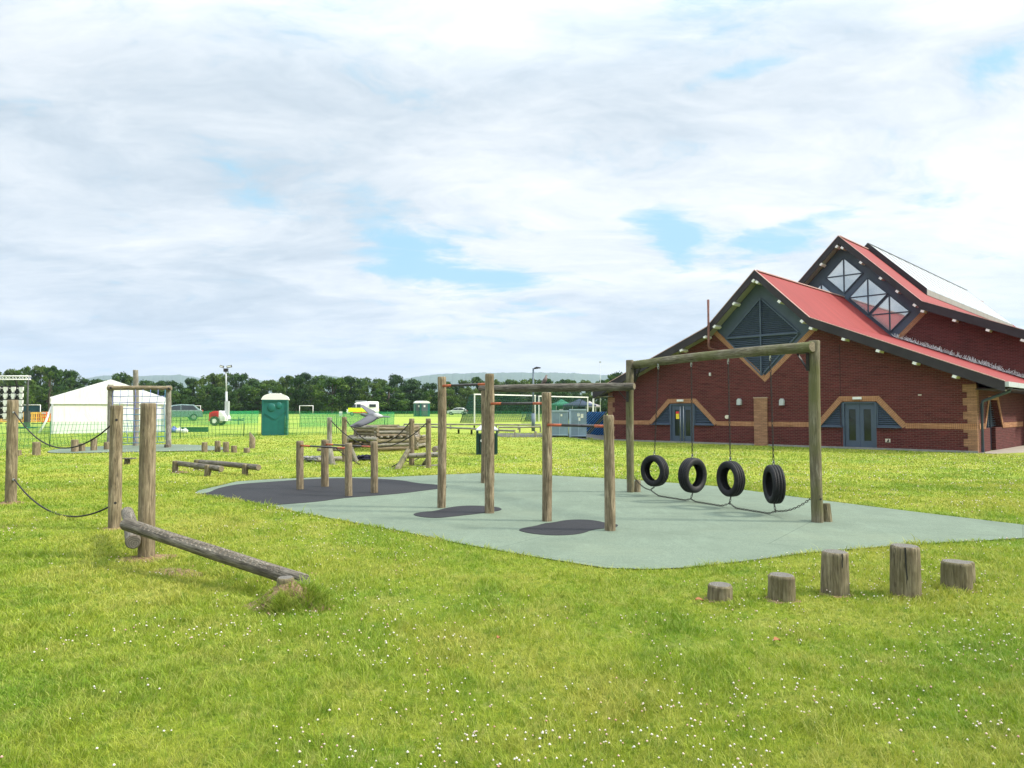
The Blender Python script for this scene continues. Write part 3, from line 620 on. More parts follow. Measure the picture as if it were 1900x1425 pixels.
pp = [G(819, 943), G(908, 953), G(1014.5, 968), G(1132, 985.5)]; tops = [(820, 699), (908.5, 693.5), (1014, 728), (1129, 770)]; ws = [16.2, 17.5, 18.3, 20]
pu = thing('pull_up_bars', 'row of four tall round posts stepping down with three orange-ended bars', 'pull-up bars', pp[1])
for g, t, wd in zip(pp, tops, ws):
    r = wd/2*g.y/F; log('post', g-Vector((0, 0, .05)), P(*t, g.y), r, r*.98, WOOD, END, pu, n=28)
hbar(P(822, 716, pp[0].y-.06), P(905, 712.5, pp[1].y+.0), pu); hbar(P(912, 749, pp[1].y-.08), P(1011, 748.5, pp[2].y), pu); hbar(P(1017, 788.5, pp[2].y-.08), P(1127, 791, pp[3].y), pu, .022, .25, .8)
# low parallel bars
qq = [G(557, 909), G(603, 904), G(647, 921.5), G(694.5, 915.5)]; qt = [818, 816, 822, 819]
pb = thing('parallel_bars', 'four waist-high posts with two orange bars on the dark rubber patch', 'parallel bars', qq[2])
for g, px, ty in zip(qq, (556.5, 603, 647, 694), qt):
    r = 13.6/2*g.y/F; log('post', g-Vector((0, 0, .05)), P(px, ty, g.y), r, r*.98, WOOD, END, pb, n=24)
hbar(P(558, 826.8, qq[0].y-.05), P(645, 832, qq[2].y+.02), pb, .020, .22, .80); hbar(P(604, 824.5, qq[1].y-.04), P(693, 829.3, qq[3].y+.02), pb, .020, .18, .78)

# ------------------------------------------------------------------ tyre frame
tl, tr = G(1170, 914), G(1517, 970)
tf = thing('tyre_frame', 'tall goal-like frame of two round posts and a high greenish beam', 'climbing frame', tl)
rl = 13.8/2*tl.y/F; rr_ = 20.8/2*tr.y/F
log('post', tl-Vector((0, 0, .05)), P(1168.5, 668, tl.y), rl, rl, WOODG, END, tf, n=28); log('post', tr-Vector((0, 0, .05)), P(1511, 632, tr.y), rr_, rr_*.97, WOODG, END, tf, n=28)
bA, bB = P(1177, 677, tl.y+.05), P(1508, 643.5, tr.y-.10)
log('beam', bA, bB, .083, .082, WOODG, END, tf, n=28)
s1 = G(1183, 914); log('stub_post', s1-Vector((0, 0, .05)), s1+Vector((.02, .1, .24)), .065, .065, WOODS, END, tf)
s2 = G(1536, 969); log('stub_post', s2-Vector((0, 0, .05)), s2+Vector((0, .08, .27)), .072, .072, WOODS, END, tf)
bdir = (bB-bA).normalized()
def bracket(p, d, parent):
    d = Vector(d); d.z = 0; d.normalize(); m = MB(); side_ = Vector((-d.y, d.x, 0))*.02
    m.bar(p, p+d*.20, .05, .008); m.bar(p+Vector((0, 0, -.27)), p, .05, .008); m.bar(p+Vector((0, 0, -.25))+d*.005, p+d*.19, .04, .01)
    return m.build('bracket', CHAINM, parent, I4)
bracket(bB+Vector((0, 0, -.088))+(tr-bB)*Vector((0, 0, 0))-bdir*.10-Vector((0, 0, 0)), -bdir, tf); bracket(bA+Vector((0, 0, -.088))+bdir*.02, bdir, tf)
bolt(P(1172, 684, tl.y-.09), (-.1, -1, 0), tf); bolt(P(1523, 926, tr.y-.085), (.3, -1, 0), tf)
def vplane(px, py, A=tl, B=tr):
    d = ray(px, py); n = Vector((B.y-A.y, -(B.x-A.x), 0)); t = (n.dot(Vector((A.x, A.y, 0))))/(n.x*d.x+n.y*d.y); return Vector((0, 0, CAMH))+d*t
def links(pts, pitch, R_, r_, nu=10, nv=5, start=0):
    # chain links strung along a polyline
    b = MB(); L = 0; out = []; k = start
    ds = [0]; 
    for i in range(1, len(pts)): ds.append(ds[-1]+(pts[i]-pts[i-1]).length)
    t = pitch*.5
    while t < ds[-1]:
        i = max(j for j in range(len(ds)) if ds[j] <= t); i = min(i, len(pts)-2)
        p = pts[i].lerp(pts[i+1], (t-ds[i])/(ds[i+1]-ds[i])); d = (pts[i+1]-pts[i]).normalized()
        q = d.to_track_quat('Z', 'Y').to_matrix()@Matrix.Rotation((PI/2)*(k % 2)+.35, 3, 'Z'); b.torus(p, R_, r_, q, nu, nv, 1.9); t += pitch; k += 1
    return b
def tyre_fn(t, b, m):
    o = t.n('ShaderNodeTexCoord').outputs['Object']; s = t.n('ShaderNodeSeparateXYZ', {0: o})
    ang = t.math('ARCTAN2', s.outputs[0], s.outputs[2]); rad = t.math('SQRT', t.math('ADD', t.math('POWER', s.outputs[0], 2.), t.math('POWER', s.outputs[2], 2.)))
    tr_ = t.math('MULTIPLY', t.mapr(t.math('SINE', t.math('ADD', t.math('MULTIPLY', ang, 70.), t.math('MULTIPLY', t.math('ABSOLUTE', s.outputs[1]), 90.))), .2, .7, 0, 1), t.mapr(rad, .292, .30, 0, 1))
    c = t.mix(tr_, (.007, .0075, .009), (.003, .003, .004)); n = t.noise(o, 14, 5)
    c = t.mix(t.mapr(n, .45, .7, 0, .4), c, (.022, .022, .025)); lk(t, c, b.inputs['Base Color'])
    setbump(t, b, t.math('SUBTRACT', 1., tr_), .7, .006)
RUB = mat('tyre_rubber', rough=.6, fn=tyre_fn, spec=.3)
def tyre_mesh():
    pr = [(.192, .070), (.205, .078), (.225, .092), (.26, .098), (.285, .094), (.300, .084), (.309, .070), (.311, .048), (.303, .047), (.303, .040), (.312, .039), (.314, .008), (.304, .007), (.304, -.007), (.314, -.008), (.312, -.039), (.303, -.040), (.303, -.047), (.311, -.048), (.309, -.070), (.300, -.084), (.285, -.094), (.26, -.098), (.225, -.092), (.205, -.078), (.192, -.070), (.200, -.066), (.225, -.080), (.27, -.086), (.292, -.06), (.295, 0), (.292, .06), (.27, .086), (.225, .080), (.200, .066)]
    n = 72; k = len(pr); vs_ = [(math.cos(2*PI*i/n)*r, y, math.sin(2*PI*i/n)*r) for i in range(n) for r, y in pr]
    return vs_, [(i*k+j, i*k+(j+1) % k, ((i+1) % n)*k+(j+1) % k, ((i+1) % n)*k+j) for i in range(n) for j in range(k)]
tv, tfc = tyre_mesh(); nodes = []
tyl = ['leftmost hanging tyre, turned to show its round hole, nearest the left post', 'second hanging tyre from the left, sidewall turned to the left', 'third hanging tyre from the left, tread at its left side', 'rightmost hanging tyre, nearly edge-on with its tread to the viewer']
for k, (cx_, ty, by, tx, tpy, ang, nd) in enumerate(((1214.6, 844, 902.7, 1221.5, 681, -42, (1207, 909)), (1285, 849, 914.5, 1282.5, 676, 52, (1281.7, 925.4)), (1355.6, 855, 921.5, 1351, 671, -54, (1354, 933.5)), (1436, 862, 934.6, 1429, 664.5, -72, (1438.8, 948)))):
    c = vplane(cx_, (ty+by)/2); sc = (vplane(cx_, ty).z-vplane(cx_, by).z)/2/.314; view = math.atan2(c.x, c.y)
    t_ = thing('hanging_tyre', tyl[k], 'tyre', c, 0, 'tyres hanging from the high beam')
    rz = -view+R(ang)
    # local Y of the tyre is its axle; ang 0 = facing the camera
    Mt = Matrix.Translation(c)@Matrix.Rotation(rz, 4, 'Z')@Matrix.Rotation(R((2, -3, 2, 1)[k]), 4, 'Y')@Matrix.Scale(sc, 4)
    m = MB(); m.add(tv, tfc, 0, True); m.build('tyre', RUB, t_, Mt)
    top = vplane(tx, tpy); top = Vector(top); bt_ = c+Vector((0, 0, .314*sc))
    links([top, bt_], .047, .013, .0055).build('chain', CHAINM, t_, I4)
    m = MB(); m.cyl(top+Vector((0, 0, .0)), top+Vector((0, 0, .09)), .014, n=8); m.torus(top+Vector((0, 0, -.01)), .022, .007, Matrix.Rotation(.8, 3, 'Z')); m.build('swivel', STEEL, t_, I4); m = MB(); m.torus(bt_+Vector((0, 0, .03)), .018, .006, Matrix.Rotation(.3, 3, 'Z'))
    m.build('shackle', STEEL, t_, I4)
    nb = vplane(*nd); nodes.append(nb)
    links([c-Vector((0, 0, .314*sc)), nb], .045, .014, .0055, start=1).build('lower_chain', CHAINM, t_, I4)
p0 = vplane(1175, 886); p0 = p0+Vector((.02, -.05, 0)); p5 = vplane(1504, 925)
seq = [p0]+nodes+[p5]; sg = [.045, .10, .085, .115, .055]; allp = []
for i in range(5): allp += sag(seq[i], seq[i+1], sg[i]*1.15, 14)[(1 if i else 0):]
for q in allp: q.z = max(q.z, .026)
b = links(allp, .044, .0125, .0055); o = b.build('ground_chain', CHAINM, None, I4); tag(o, 'dark chain looping between the frame posts under the hanging tyres', 'chain')

# ------------------------------------------------------------------ overhead ladder
la_, lb_ = G(897.5, 897), tl
dirl = Vector((tl.x-la_.x, tl.y-la_.y, 0)).normalized(); nrm = Vector((-dirl.y, dirl.x, 0));
if nrm.y < 0: nrm = -nrm
mk = thing('overhead_ladder', 'long horizontal ladder of two round rails behind the pull-up bars', 'monkey bars', la_)
zl = P(897, 721, la_.y).z; zr = P(1178, 717, tl.y-.15).z
off = .17
l0 = Vector((la_.x, la_.y, 0))+nrm*off
for s_ in (-1, 1):
    a = l0+nrm*(s_*off)-dirl*.12; b_ = Vector((tl.x, tl.y, 0))+nrm*(s_*.15)+dirl*(.16 if s_ < 0 else -.05)
    log('rail', (a.x, a.y, zl), (b_.x, b_.y, zr), .073, .073, WOODD, END, mk, n=22)
    pb_ = l0+nrm*(s_*off*.98); zt_ = zl+(.02 if s_ > 0 else -.0)
    log('post', (pb_.x, pb_.y, float(T(pb_.x, pb_.y))-.05), (pb_.x, pb_.y, zl-.05), .070, .068, WOOD, END, mk)
Ll = (Vector((tl.x, tl.y, 0))-l0).length
for i in range(11):
    p = l0+dirl*(Ll*(.06+.083*i)); m = MB(); m.cyl((p-nrm*.24)+Vector((0, 0, zl+.045)), (p+nrm*.24)+Vector((0, 0, zl+.045)), .028, n=8); m.build('rung', WOODD, mk, I4)
bolt(P(1159.5, 716, tl.y-.245), (-.2, -1, 0), mk)
m = MB(); q = P(1164, 726, tl.y-.1); m.bar(q, q+Vector((0, 0, -.22)), .05, .008); m.bar(q+Vector((0, 0, -.2)), q+Vector((-.16, .1, 0)), .03, .01); m.build('bracket', CHAINM, mk, I4)

# ------------------------------------------------------------------ brick building (local x along the front, y into the building)
BL0 = Vector((5.68, 42.07, 0)); SQ = 2**-.5; UU = Vector((SQ, -SQ, 0)); NN = Vector((SQ, SQ, 0))
bd = thing('brick_building', 'maroon brick hall with red sheet roofs, blue-grey gables and tan brick trim', 'building', BL0, -PI/4)
def UV(px, py, off=0.):
    d = ray(px, py); o = BL0+NN*off; t = o.dot(NN)/d.dot(NN); p = Vector((0, 0, CAMH))+d*t
    return (p-BL0).dot(UU), p.z
BC = 9.55
def roof1(u): a = abs(u-BC); return 8.67-.978*a if a < 2.67 else 6.06-.425*(a-2.67)
def roof2(u): a = abs(u-BC); return 12.33-1.007*a if a < 4.45 else 7.85-.43*(a-4.45)
def strips(b, us, lo, hi, y0, y1, mi=0):
    for u0, u1 in zip(us[:-1], us[1:]):
        e = 1e-4; q = [(u0, lo(u0+e)), (u1, lo(u1-e)), (u1, hi(u1-e)), (u0, hi(u0+e))]
        if q[2][1]-q[1][1] < 1e-3 and q[3][1]-q[0][1] < 1e-3: continue
        if q[2][1]-q[1][1] < 1e-3: q = [q[0], q[1], q[3]]
        elif q[3][1]-q[0][1] < 1e-3: q = [q[0], q[1], q[2]]
        b.prism(q, y0, y1, 'xz', mi)
def trapf(c, hb, ht, zb, zt):
    # opening profile: height of the lower edge of the wall above a trapezoid centred at c
    def f(u):
        a = abs(u-c)
        if a >= hb: return None
        return zt if a <= ht else zt-(zt-zb)*(a-ht)/(hb-ht)
    return f
DOORS = [(4.98, 1.94, .74), (14.12, 1.76, .72)]
ops = [trapf(c, hb, ht, 1.0, 2.15) for c, hb, ht in DOORS]
dl = lambda u: 3.32+abs(u-9.55)*(2.45/2.62)
def top1(u): return min(roof1(u)-.34, dl(u)) if abs(u-9.55) < 2.62 else roof1(u)-.34
def lo1(u):
    for f in ops:
        v = f(u)
        if v is not None: return v
    return 0.
us = sorted({0, 18.66, 6.88, 6.93, 9.55, 12.17, 12.22}|{c+s*k for c, hb, ht in DOORS for k in (hb, ht) for s in (-1, 1)})
b = MB(); strips(b, us, lo1, top1, 0, .3)
for c, hb, ht in DOORS:
    for s in (-1, 1):
        a_, b_ = sorted((c+s*ht, c+s*hb)); b.prism([(a_, 0), (b_, 0), (b_, .99), (a_, .99)], .0, .3)
b.build('front_wall', BRICK, bd)
# side wall with its own louvred opening
def prism_yz(b, poly, x0, x1, mi=0): return b.prism(poly, x0, x1, 'yz', mi)
b = MB()
for q in ([(.305, 0), (1.35, 0), (1.35, 2.7), (.305, 2.7)], [(4.6, 0), (9.2, 0), (9.2, 2.7), (4.6, 2.7)], [(1.35, 0), (2.28, 0), (2.28, 1.0), (1.35, 1.0)], [(3.3, 0), (4.6, 0), (4.6, 1.0), (3.3, 1.0)], [(1.35, 1.0), (2.2, 2.2), (2.2, 2.7), (1.35, 2.7)], [(3.68, 2.2), (4.6, 1.0), (4.6, 2.7), (3.68, 2.7)], [(2.2, 2.2), (3.68, 2.2), (3.68, 2.7), (2.2, 2.7)]):
    prism_yz(b, q, 18.36, 18.66)
b.build('side_wall', BRICK, bd); b = MB(); b.box((.15, 5, 1.35), (.3, 9.3, 2.7)); b.build('corner_wall', BRICK, bd); b = MB(); b.box((18.40, 10.1, 1.5), (.3, 1.7, 3.0)); b.build('rear_wall', BRICK, bd)
b = MB(); b.box((18.30, 2.9, 1.1), (.06, 3.6, 2.2)); [b.box((18.40, 2.9, .08+.1*i), (.10, 3.4, .022), 1) for i in range(21)]
b.box((18.46, 2.28, 1.1), (.08, .07, 2.2), 1); b.box((18.46, 3.3, 1.1), (.08, .07, 2.2), 1); b.box((18.46, 2.79, 1.1), (.06, .06, 2.2), 1)
b.build('side_louvre', [TEALD, TEAL], bd)
b = MB(); b.prism([(1.31, .96), (1.12, .96), (2.05, 2.36), (2.2, 2.2)], 18.665, 18.70, 'yz'); b.prism([(4.64, .96), (4.86, .96), (3.86, 2.36), (3.68, 2.2)], 18.665, 18.70, 'yz'); b.prism([(2.2, 2.2), (2.05, 2.36), (3.86, 2.36), (3.68, 2.2)], 18.663, 18.70, 'yz')
b.build('side_brick_trim', SOLD, bd); b = MB(); b.prism([(.30, .96), (1.14, .96), (1.14, 1.2), (.30, 1.2)], 18.665, 18.69, 'yz'); b.build('brick_band', SOLD, bd); b = MB(); b.prism([(4.84, .96), (9.2, .96), (9.2, 1.2), (4.84, 1.2)], 18.665, 18.69, 'yz'); b.build('brick_band', SOLD, bd)
# tan soldier courses and trims on the front
def offset_strip(b, path, wd, y0, y1, sgn=1):
    pts = [Vector((p[0], p[1], 0)) for p in path]; outs = []
    for i, p in enumerate(pts):
        d0 = (p-pts[i-1]).normalized() if i else (pts[1]-p).normalized(); d1 = (pts[i+1]-p).normalized() if i < len(pts)-1 else d0
        n0 = Vector((-d0.y, d0.x, 0)); n1 = Vector((-d1.y, d1.x, 0)); m_ = (n0+n1).normalized(); outs.append(p+m_*(sgn*wd/max(.3, m_.dot(n0))))
    for i in range(len(pts)-1):
        b.prism([(pts[i].x, pts[i].y), (pts[i+1].x, pts[i+1].y), (outs[i+1].x, outs[i+1].y), (outs[i].x, outs[i].y)], y0, y1)
spans = [(0, DOORS[0][0]-DOORS[0][1]-.13), (DOORS[0][0]+DOORS[0][1]+.13, 9.16), (9.84, DOORS[1][0]-DOORS[1][1]-.13), (DOORS[1][0]+DOORS[1][1]+.13, 18.66)]
for a_, c_ in spans: b = MB(); b.prism([(a_, .965), (c_, .965), (c_, 1.195), (a_, 1.195)], -.012, .1); b.build('brick_band', SOLD, bd)
def slant_fn(ang):
    ca, sa = math.cos(ang), math.sin(ang)
    def fn(t, bb, m):
        o = t.n('ShaderNodeTexCoord').outputs['Object']; s = t.n('ShaderNodeSeparateXYZ', {0: o})
        x = t.math('ADD', t.math('MULTIPLY', s.outputs[0], ca), t.math('MULTIPLY', s.outputs[2], sa))
        k = t.math('FRACT', t.math('DIVIDE', x, .082)); n = t.noise(t.scl(o, (3, 3, 3)), 2.5, 3)
        c = t.ramp(n, [(.35, (.30, .145, .075)), (.65, (.37, .195, .105))])
        lk(t, t.mix(t.math('LESS_THAN', k, .16), c, (.14, .07, .05)), bb.inputs['Base Color'])
    return fn
S1 = mat('slanted_tan_brick', rough=.85, fn=slant_fn(PI/4)); S2 = mat('falling_tan_brick', rough=.85, fn=slant_fn(-PI/4))
for c, hb, ht in DOORS:
    L_ = (c-hb-.02, .965); A_ = (c-ht-.02, 2.15); B_ = (c+ht+.02, 2.15); R_ = (c+hb+.02, .965)
    for seg_, mm in ((0, S1), (1, SOLD), (2, S2)):
        b = MB(); path = [L_, A_, B_, R_]; pts = path; 
        full = MB(); offset_strip(full, path, .24, -.016, .12); b.add(full.v[seg_*16:seg_*16+16], full.f[seg_*6:seg_*6+2], 0); b.add(full.v[seg_*16:seg_*16+16], [tuple(i for i in f_) for f_ in full.f[seg_*6+2:seg_*6+6]], 0) if False else None
        q = full.v[seg_*16:seg_*16+8]; b = MB(); b.add(q, [(0, 1, 2, 3), (7, 6, 5, 4), (0, 4, 5, 1), (1, 5, 6, 2), (2, 6, 7, 3), (3, 7, 4, 0)])
        b.build('door_surround', mm, bd)
for s_, mm in ((-1, S2), (1, S1)):
    full = MB(); offset_strip(full, [(9.55+2.68*s_, dl(9.55+2.68*s_)), (9.55, 3.32)], .23, -.014, .12, s_*-1 if s_ < 0 else 1)
    full.build('gable_surround', mm, bd)
# quoins and pier
for u0, sg_ in ((0., 1), (18.66, -1)):
    b = MB(); z = 0; i = 0
    top_ = 2.80
    while z < top_-.1:
        h_ = .30 if i % 2 else .26; wd = (.34 if i % 2 else .50)
        if u0 > 1: wd = (.33 if i % 2 == 0 else .48)
        z1 = min(z+h_, top_); a_, c_ = sorted((u0-sg_*.012, u0+sg_*wd)); b.prism([(a_, z), (c_, z), (c_, z1), (a_, z1)], -.006, .34); z = z1; i += 1
    b.build('quoins', TAN, bd)
b = MB(); b.box((9.5, -.045, 1.18), (.68, .12, 2.36)); b.build('pier', TAN, bd); b = MB(); b.box((9.5, -.05, 2.385), (.72, .16, .05)); b.build('pier_cap', simple('cap_stone', (.36, .26, .2), .8), bd)
b = MB(); b.box((13.32, -.004, 2.5), (.022, .02, 4.6)); b.build('movement_joint', simple('dark_sealant', (.04, .02, .022), .9), bd)
b = MB(); b.box((9.33, -.02, .045), (18.7, .06, .09)); b.build('plinth', simple('grey_concrete', (.22, .22, .21), .9, 0, .25, 3), bd)
# louvre slats clipped to a polygon
def xr(poly, z):
    xs_ = []
    for i in range(len(poly)):
        (x0, z0), (x1, z1) = poly[i], poly[(i+1) % len(poly)]
        if (z0 > z) != (z1 > z): xs_.append(x0+(x1-x0)*(z-z0)/(z1-z0))
    return (min(xs_), max(xs_)) if len(xs_) >= 2 else None
def louvre(poly, y, step, parent, name='louvre', fr=.055):
    b = MB(); b.prism(poly, y, y+.02, 'xz', 1)
    z0 = min(p[1] for p in poly); z1 = max(p[1] for p in poly); z = z0+step*.6
    Mx = Matrix.Rotation(R(38), 3, 'X')
    while z < z1-.02:
        r = xr(poly, z)
        if r and r[1]-r[0] > .06: b.box(((r[0]+r[1])/2, y-.045, z), (r[1]-r[0], .075, .014), 0, M=Mx)
        z += step
    n = len(poly)
    for i in range(n): b.bar((poly[i][0], y-.05, poly[i][1]), (poly[(i+1) % n][0], y-.05, poly[(i+1) % n][1]), fr, .07, 0)
    return b.build(name, [TEAL, TEALD], parent)
gp = [(6.93, 5.77), (9.55, 3.33), (12.17, 5.77), (9.55, 8.36)]
b = MB(); b.prism(gp, .06, .25); gable = b.build('gable_panel', TEAL, bd)
lv = [(9.53, 7.36), (7.62, 5.48), (9.55, 3.50), (11.46, 5.48)]
o = louvre(lv, .055, .095, gable); b = MB(); b.box((9.54, -.03, 5.43), (.075, .09, 3.8)); b.box((9.54, -.035, 5.48), (3.76, .085, .085)); b.build('louvre_bars', TEAL, gable)
# doors
for k, (c, hb, ht) in enumerate(DOORS):
    for s in (-1, 1):
        tri = [(c+s*(ht+.03), 2.10), (c+s*(hb-.03), 1.03), (c+s*(ht+.03), 1.03)]; louvre(tri, .12, .085, bd, 'louvre', .05)
        b = MB(); b.box((c+s*(hb+ht)/2, .05, .985), (hb-ht, .3, .03)); b.build('sill', TEAL, bd)
    fr = MB(); w_ = ht-.005; fr.box((c-w_+.03, .08, 1.06), (.07, .14, 2.12)); fr.box((c+w_-.03, .08, 1.06), (.07, .14, 2.12)); fr.box((c, .08, 2.10), (2*w_-.13, .138, .07)); fr.box((c, .08, .02), (2*w_, .2, .05)); fo = fr.build('door_frame', TEAL, bd)
    for s in (-1, 1):
        lw = w_-.075; cx_ = c+s*(lw/2+.004); gw = .30; gz0, gz1 = .38, 1.80
        m = MB(); m.box((cx_-(lw+gw)/4-0, .1, 1.055), ((lw-gw)/2, .05, 2.02)); m.box((cx_+(lw+gw)/4, .1, 1.055), ((lw-gw)/2, .05, 2.02)); m.box((cx_, .1, (gz0+.045)/2), (gw, .05, gz0-.045)); m.box((cx_, .1, (gz1+2.065)/2), (gw, .05, 2.065-gz1))
        d_ = m.build('door', TEAL, bd); m = MB(); m.box((cx_, .105, (gz0+gz1)/2), (gw, .012, gz1-gz0)); m.build('pane', GLASSD, d_)
        if k == 0:
            m = MB(); hx = c+s*.10; m.cyl((hx, .02, .1), (hx, .02, 2.0), .018, n=8); m.cyl((hx, .02, .3), (hx, .09, .3), .012, n=6); m.cyl((hx, .02, 1.8), (hx, .09, 1.8), .012, n=6); m.build('handle', STEEL, d_)
            if s < 0:
                m = MB(); m.box((cx_+.02, .094, 1.50), (.20, .008, .40)); st = m.build('warning_notice', simple('yellow_notice', (.80, .62, .03), .5), d_); m = MB(); m.box((cx_+.02, .088, 1.64), (.20, .006, .12)); m.build('red_header', simple('red_notice', (.62, .03, .03), .5), d_) if False else m.build('notice_header', simple('red_notice', (.62, .03, .03), .5), d_)
        else:
            if s < 0: m = MB(); m.box((cx_-.06, .094, 1.32), (.10, .01, .12)); m.build('notice', BLACK, d_)
    m = MB(); m.box((c-.05, -.06, 2.30), (.38, .09, .11)); m.build('door_lamp', WHITE, bd)
# small wall fittings
for u, z in ((8.37, 2.20), (10.59, 2.17)):
    m = MB(); m.prism([(-.11, -.17), (.11, -.17), (.12, .05), (.06, .15), (-.03, .16), (-.10, .08)], -.16, -.005, 'xz'); m.build('vent_cowl', LGREY, bd, None).location = (u, 0, z)
m = MB(); m.cyl((7.66, 0, 1.42), (7.66, -.07, 1.42), .10, n=16); m.build('bell', simple('cream_plastic', (.62, .58, .48), .5), bd)
m = MB(); m.box((6.72, -.03, 3.66), (.09, .06, .16)); m.box((6.74, -.07, 3.69), (.06, .06, .07)); m.build('sensor', WHITE, bd)
for u, z, s in ((15.3, .42, .2), (16.6, 2.40, .13)):
    m = MB(); m.box((u, -.008, z), (s, .02, s*.75 if s > .15 else .045)); m.build('air_brick', simple('cream_plastic', (.62, .58, .48), .5), bd)
m = MB(); m.prism([(15.25, .36), (15.35, .36), (15.35, .48), (15.32, .48)], -.03, -.018); m.build('vent_flap', BLACK, bd)
# flue pipe outside the fascia
u0, zt = UV(1314, 556, -.8); _, zb = UV(1316, 645, -.8); u1, zz = UV(1329, 652, -.25)
m = MB(); m.tube([(u0, -.8, zt), (u0, -.8, zb+.1), (u0+.03, -.78, zb-.02), (u0+.1, -.6, zb-.09), (u0+.12, .05, zb-.1)], .062, 12); m.build('flue_pipe', simple('rusty_red_pipe', (.17, .075, .06), .7, 0, .45, 5), bd)
# roofs
def roofset(rf, kink, span, y0, y1, fh, drop=0.1, name='roof', edge=True, c=BC, ridge=True):
    us_ = [c-span, c-kink, c, c+kink, c+span]; b = MB(); strips(b, us_, lambda u: rf(u)-.10, rf, y0+.02, y1)
    ro = b.build(name, ROOF, bd)
    b = MB(); strips(b, us_, lambda u: rf(u)-fh, lambda u: rf(u)+.015, y0-.03, y0+.02); b.build('fascia', FASC, ro)
    b = MB(); strips(b, us_, lambda u: rf(u)+.017, lambda u: rf(u)+.05, y0-.05, y0+.05); b.build('edge_flashing', simple('pale_flashing', (.45, .30, .27), .5), ro)
    b = MB(); strips(b, us_, lambda u: rf(u)-fh+.02, lambda u: rf(u)-fh+.06, y0+.022, -.002 if y0 > -2 else y0+.6); 
    if ridge: m_ = MB(); m_.bar((c, y0+.1, rf(c)+.02), (c, y1, rf(c)+.02), .18, .05); m_.build('ridge_cap', simple('pale_flashing', (.45, .30, .27), .5), ro)
    return ro
r1 = roofset(roof1, 2.67, 10.2, -.6, 11.02, .40)
b = MB(); strips(b, [BC-10.15, BC-2.67, BC, BC+2.67, BC+10.15], lambda u: roof1(u)-.38, lambda u: roof1(u)-.33, -.575, .0); b.build('soffit', SOFF, r1)
r2 = roofset(roof2, 4.45, 12.6, 10.4, 47, .46)
b = MB(); strips(b, [BC-12.5, BC-4.45, BC, BC+4.45, BC+12.5], lambda u: roof2(u)-.44, lambda u: roof2(u)-.38, 10.43, 11.0); b.build('soffit', SOFF, r2)
for px, py in ((1264, 648), (1308, 623.5), (1326, 613.5), (1362, 572), (1398, 529), (1405, 527), (1446, 562), (1488, 599), (1504.5, 608.5), (1565, 629), (1629, 650), (1697, 674), (1771, 697.5)):
    u, z = UV(px, py, -.66); m = MB(); m.box((u, -.40, roof1(u)-.47), (.15, .62, .11), M=Matrix.Rotation((.40 if abs(u-BC) > 2.7 else .77)*(1 if u > BC else -1), 3, 'Y')); m.build('purlin_end', WHITE, r1)
for px, py in ((1552.6, 459), (1562.7, 457.5), (1523.8, 496.4), (1597, 485.6), (1633.9, 514.3), (1664.6, 538.4), (1696.8, 563.8), (1711.4, 571), (1770.4, 587.8), (1832.6, 606), (1897, 624.9)):
    u, z = UV(px, py, 10.36); m = MB(); m.box((u, 10.62, roof2(u)-.54), (.17, .62, .12), M=Matrix.Rotation((.41 if abs(u-BC) > 4.4 else .78)*(1 if u > BC else -1), 3, 'Y')); m.build('purlin_end', WHITE, r2)
# eave at the right side: gutter and downpipe
ue = BC+10.2; ze = roof1(ue)
m = MB(); m.box((ue+.06, 5.0, ze-.10), (.14, 11.2, .20)); m.box((ue-.5, 5.0, ze-.27), (1.1, 10.8, .03), 1); gt = m.build('gutter', [LGREY, FASC], bd)
m = MB(); m.box((BC-10.26, 5.0, ze-.10), (.14, 11.2, .20)); m.box((BC-9.7, 5.0, ze-.27), (1.1, 10.8, .03), 1); m.build('gutter', [LGREY, SOFF], bd)
m = MB(); m.tube([(ue, .55, ze-.15), (ue-.05, .55, ze-.35), (18.82, .32, 2.12), (18.78, .30, 1.95), (18.78, .30, .02)], .062, 10); m.build('downpipe', TEAL, bd)
# hall front wall above and beside the lower roof
def dl2(u): return 7.55-(13.95-u)*1.02 if u > BC else 7.55-(u-5.15)*1.02
def top2(u): return min(roof2(u)-.40, dl2(u)) if abs(u-BC) < 4.4 else roof2(u)-.40
b = MB(); strips(b, [-2.4, 5.15, 5.2, BC, 13.9, 13.95, 21.5], lambda u: 0., top2, 11.05, 11.35); b.box((21.35, 29, 2.1), (.3, 35, 4.2)); b.box((-2.25, 29, 2.1), (.3, 35, 4.2)); b.build('hall_wall', BRICK, bd)
b = MB(); b.prism([(5.2, 7.5), (BC, 3.1), (13.9, 7.5), (BC, 11.9)], 11.07, 11.3); hp = b.build('gable_panel', TEAL, bd)
full = MB(); offset_strip(full, [(14.0, 7.6), (12.2, 5.75)], .26, 11.035, 11.2, 1); full.build('gable_surround', S1, bd)
for c_, z_, h_ in ((9.6, 10.0, 1.09), (10.96, 8.6, 1.09), (12.13, 7.43, 1.09), (8.24, 8.6, 1.09), (7.07, 7.43, 1.09)):
    fr = MB(); pts = [(c_, z_+h_), (c_+h_, z_), (c_, z_-h_), (c_-h_, z_)]
    for i in range(4): fr.bar((pts[i][0], 11.03, pts[i][1]), (pts[(i+1) % 4][0], 11.03, pts[(i+1) % 4][1]), .06, .06)
    fr.bar((c_, 11.025, z_-h_), (c_, 11.025, z_+h_), .07, .06); fr.bar((c_-h_, 11.022, z_), (c_+h_, 11.022, z_), .06, .07)
    f_ = fr.build('window', TEALD, hp); pn = MB(); pn.prism(pts, 11.035, 11.06); pn.build('pane', GLASSP, f_)
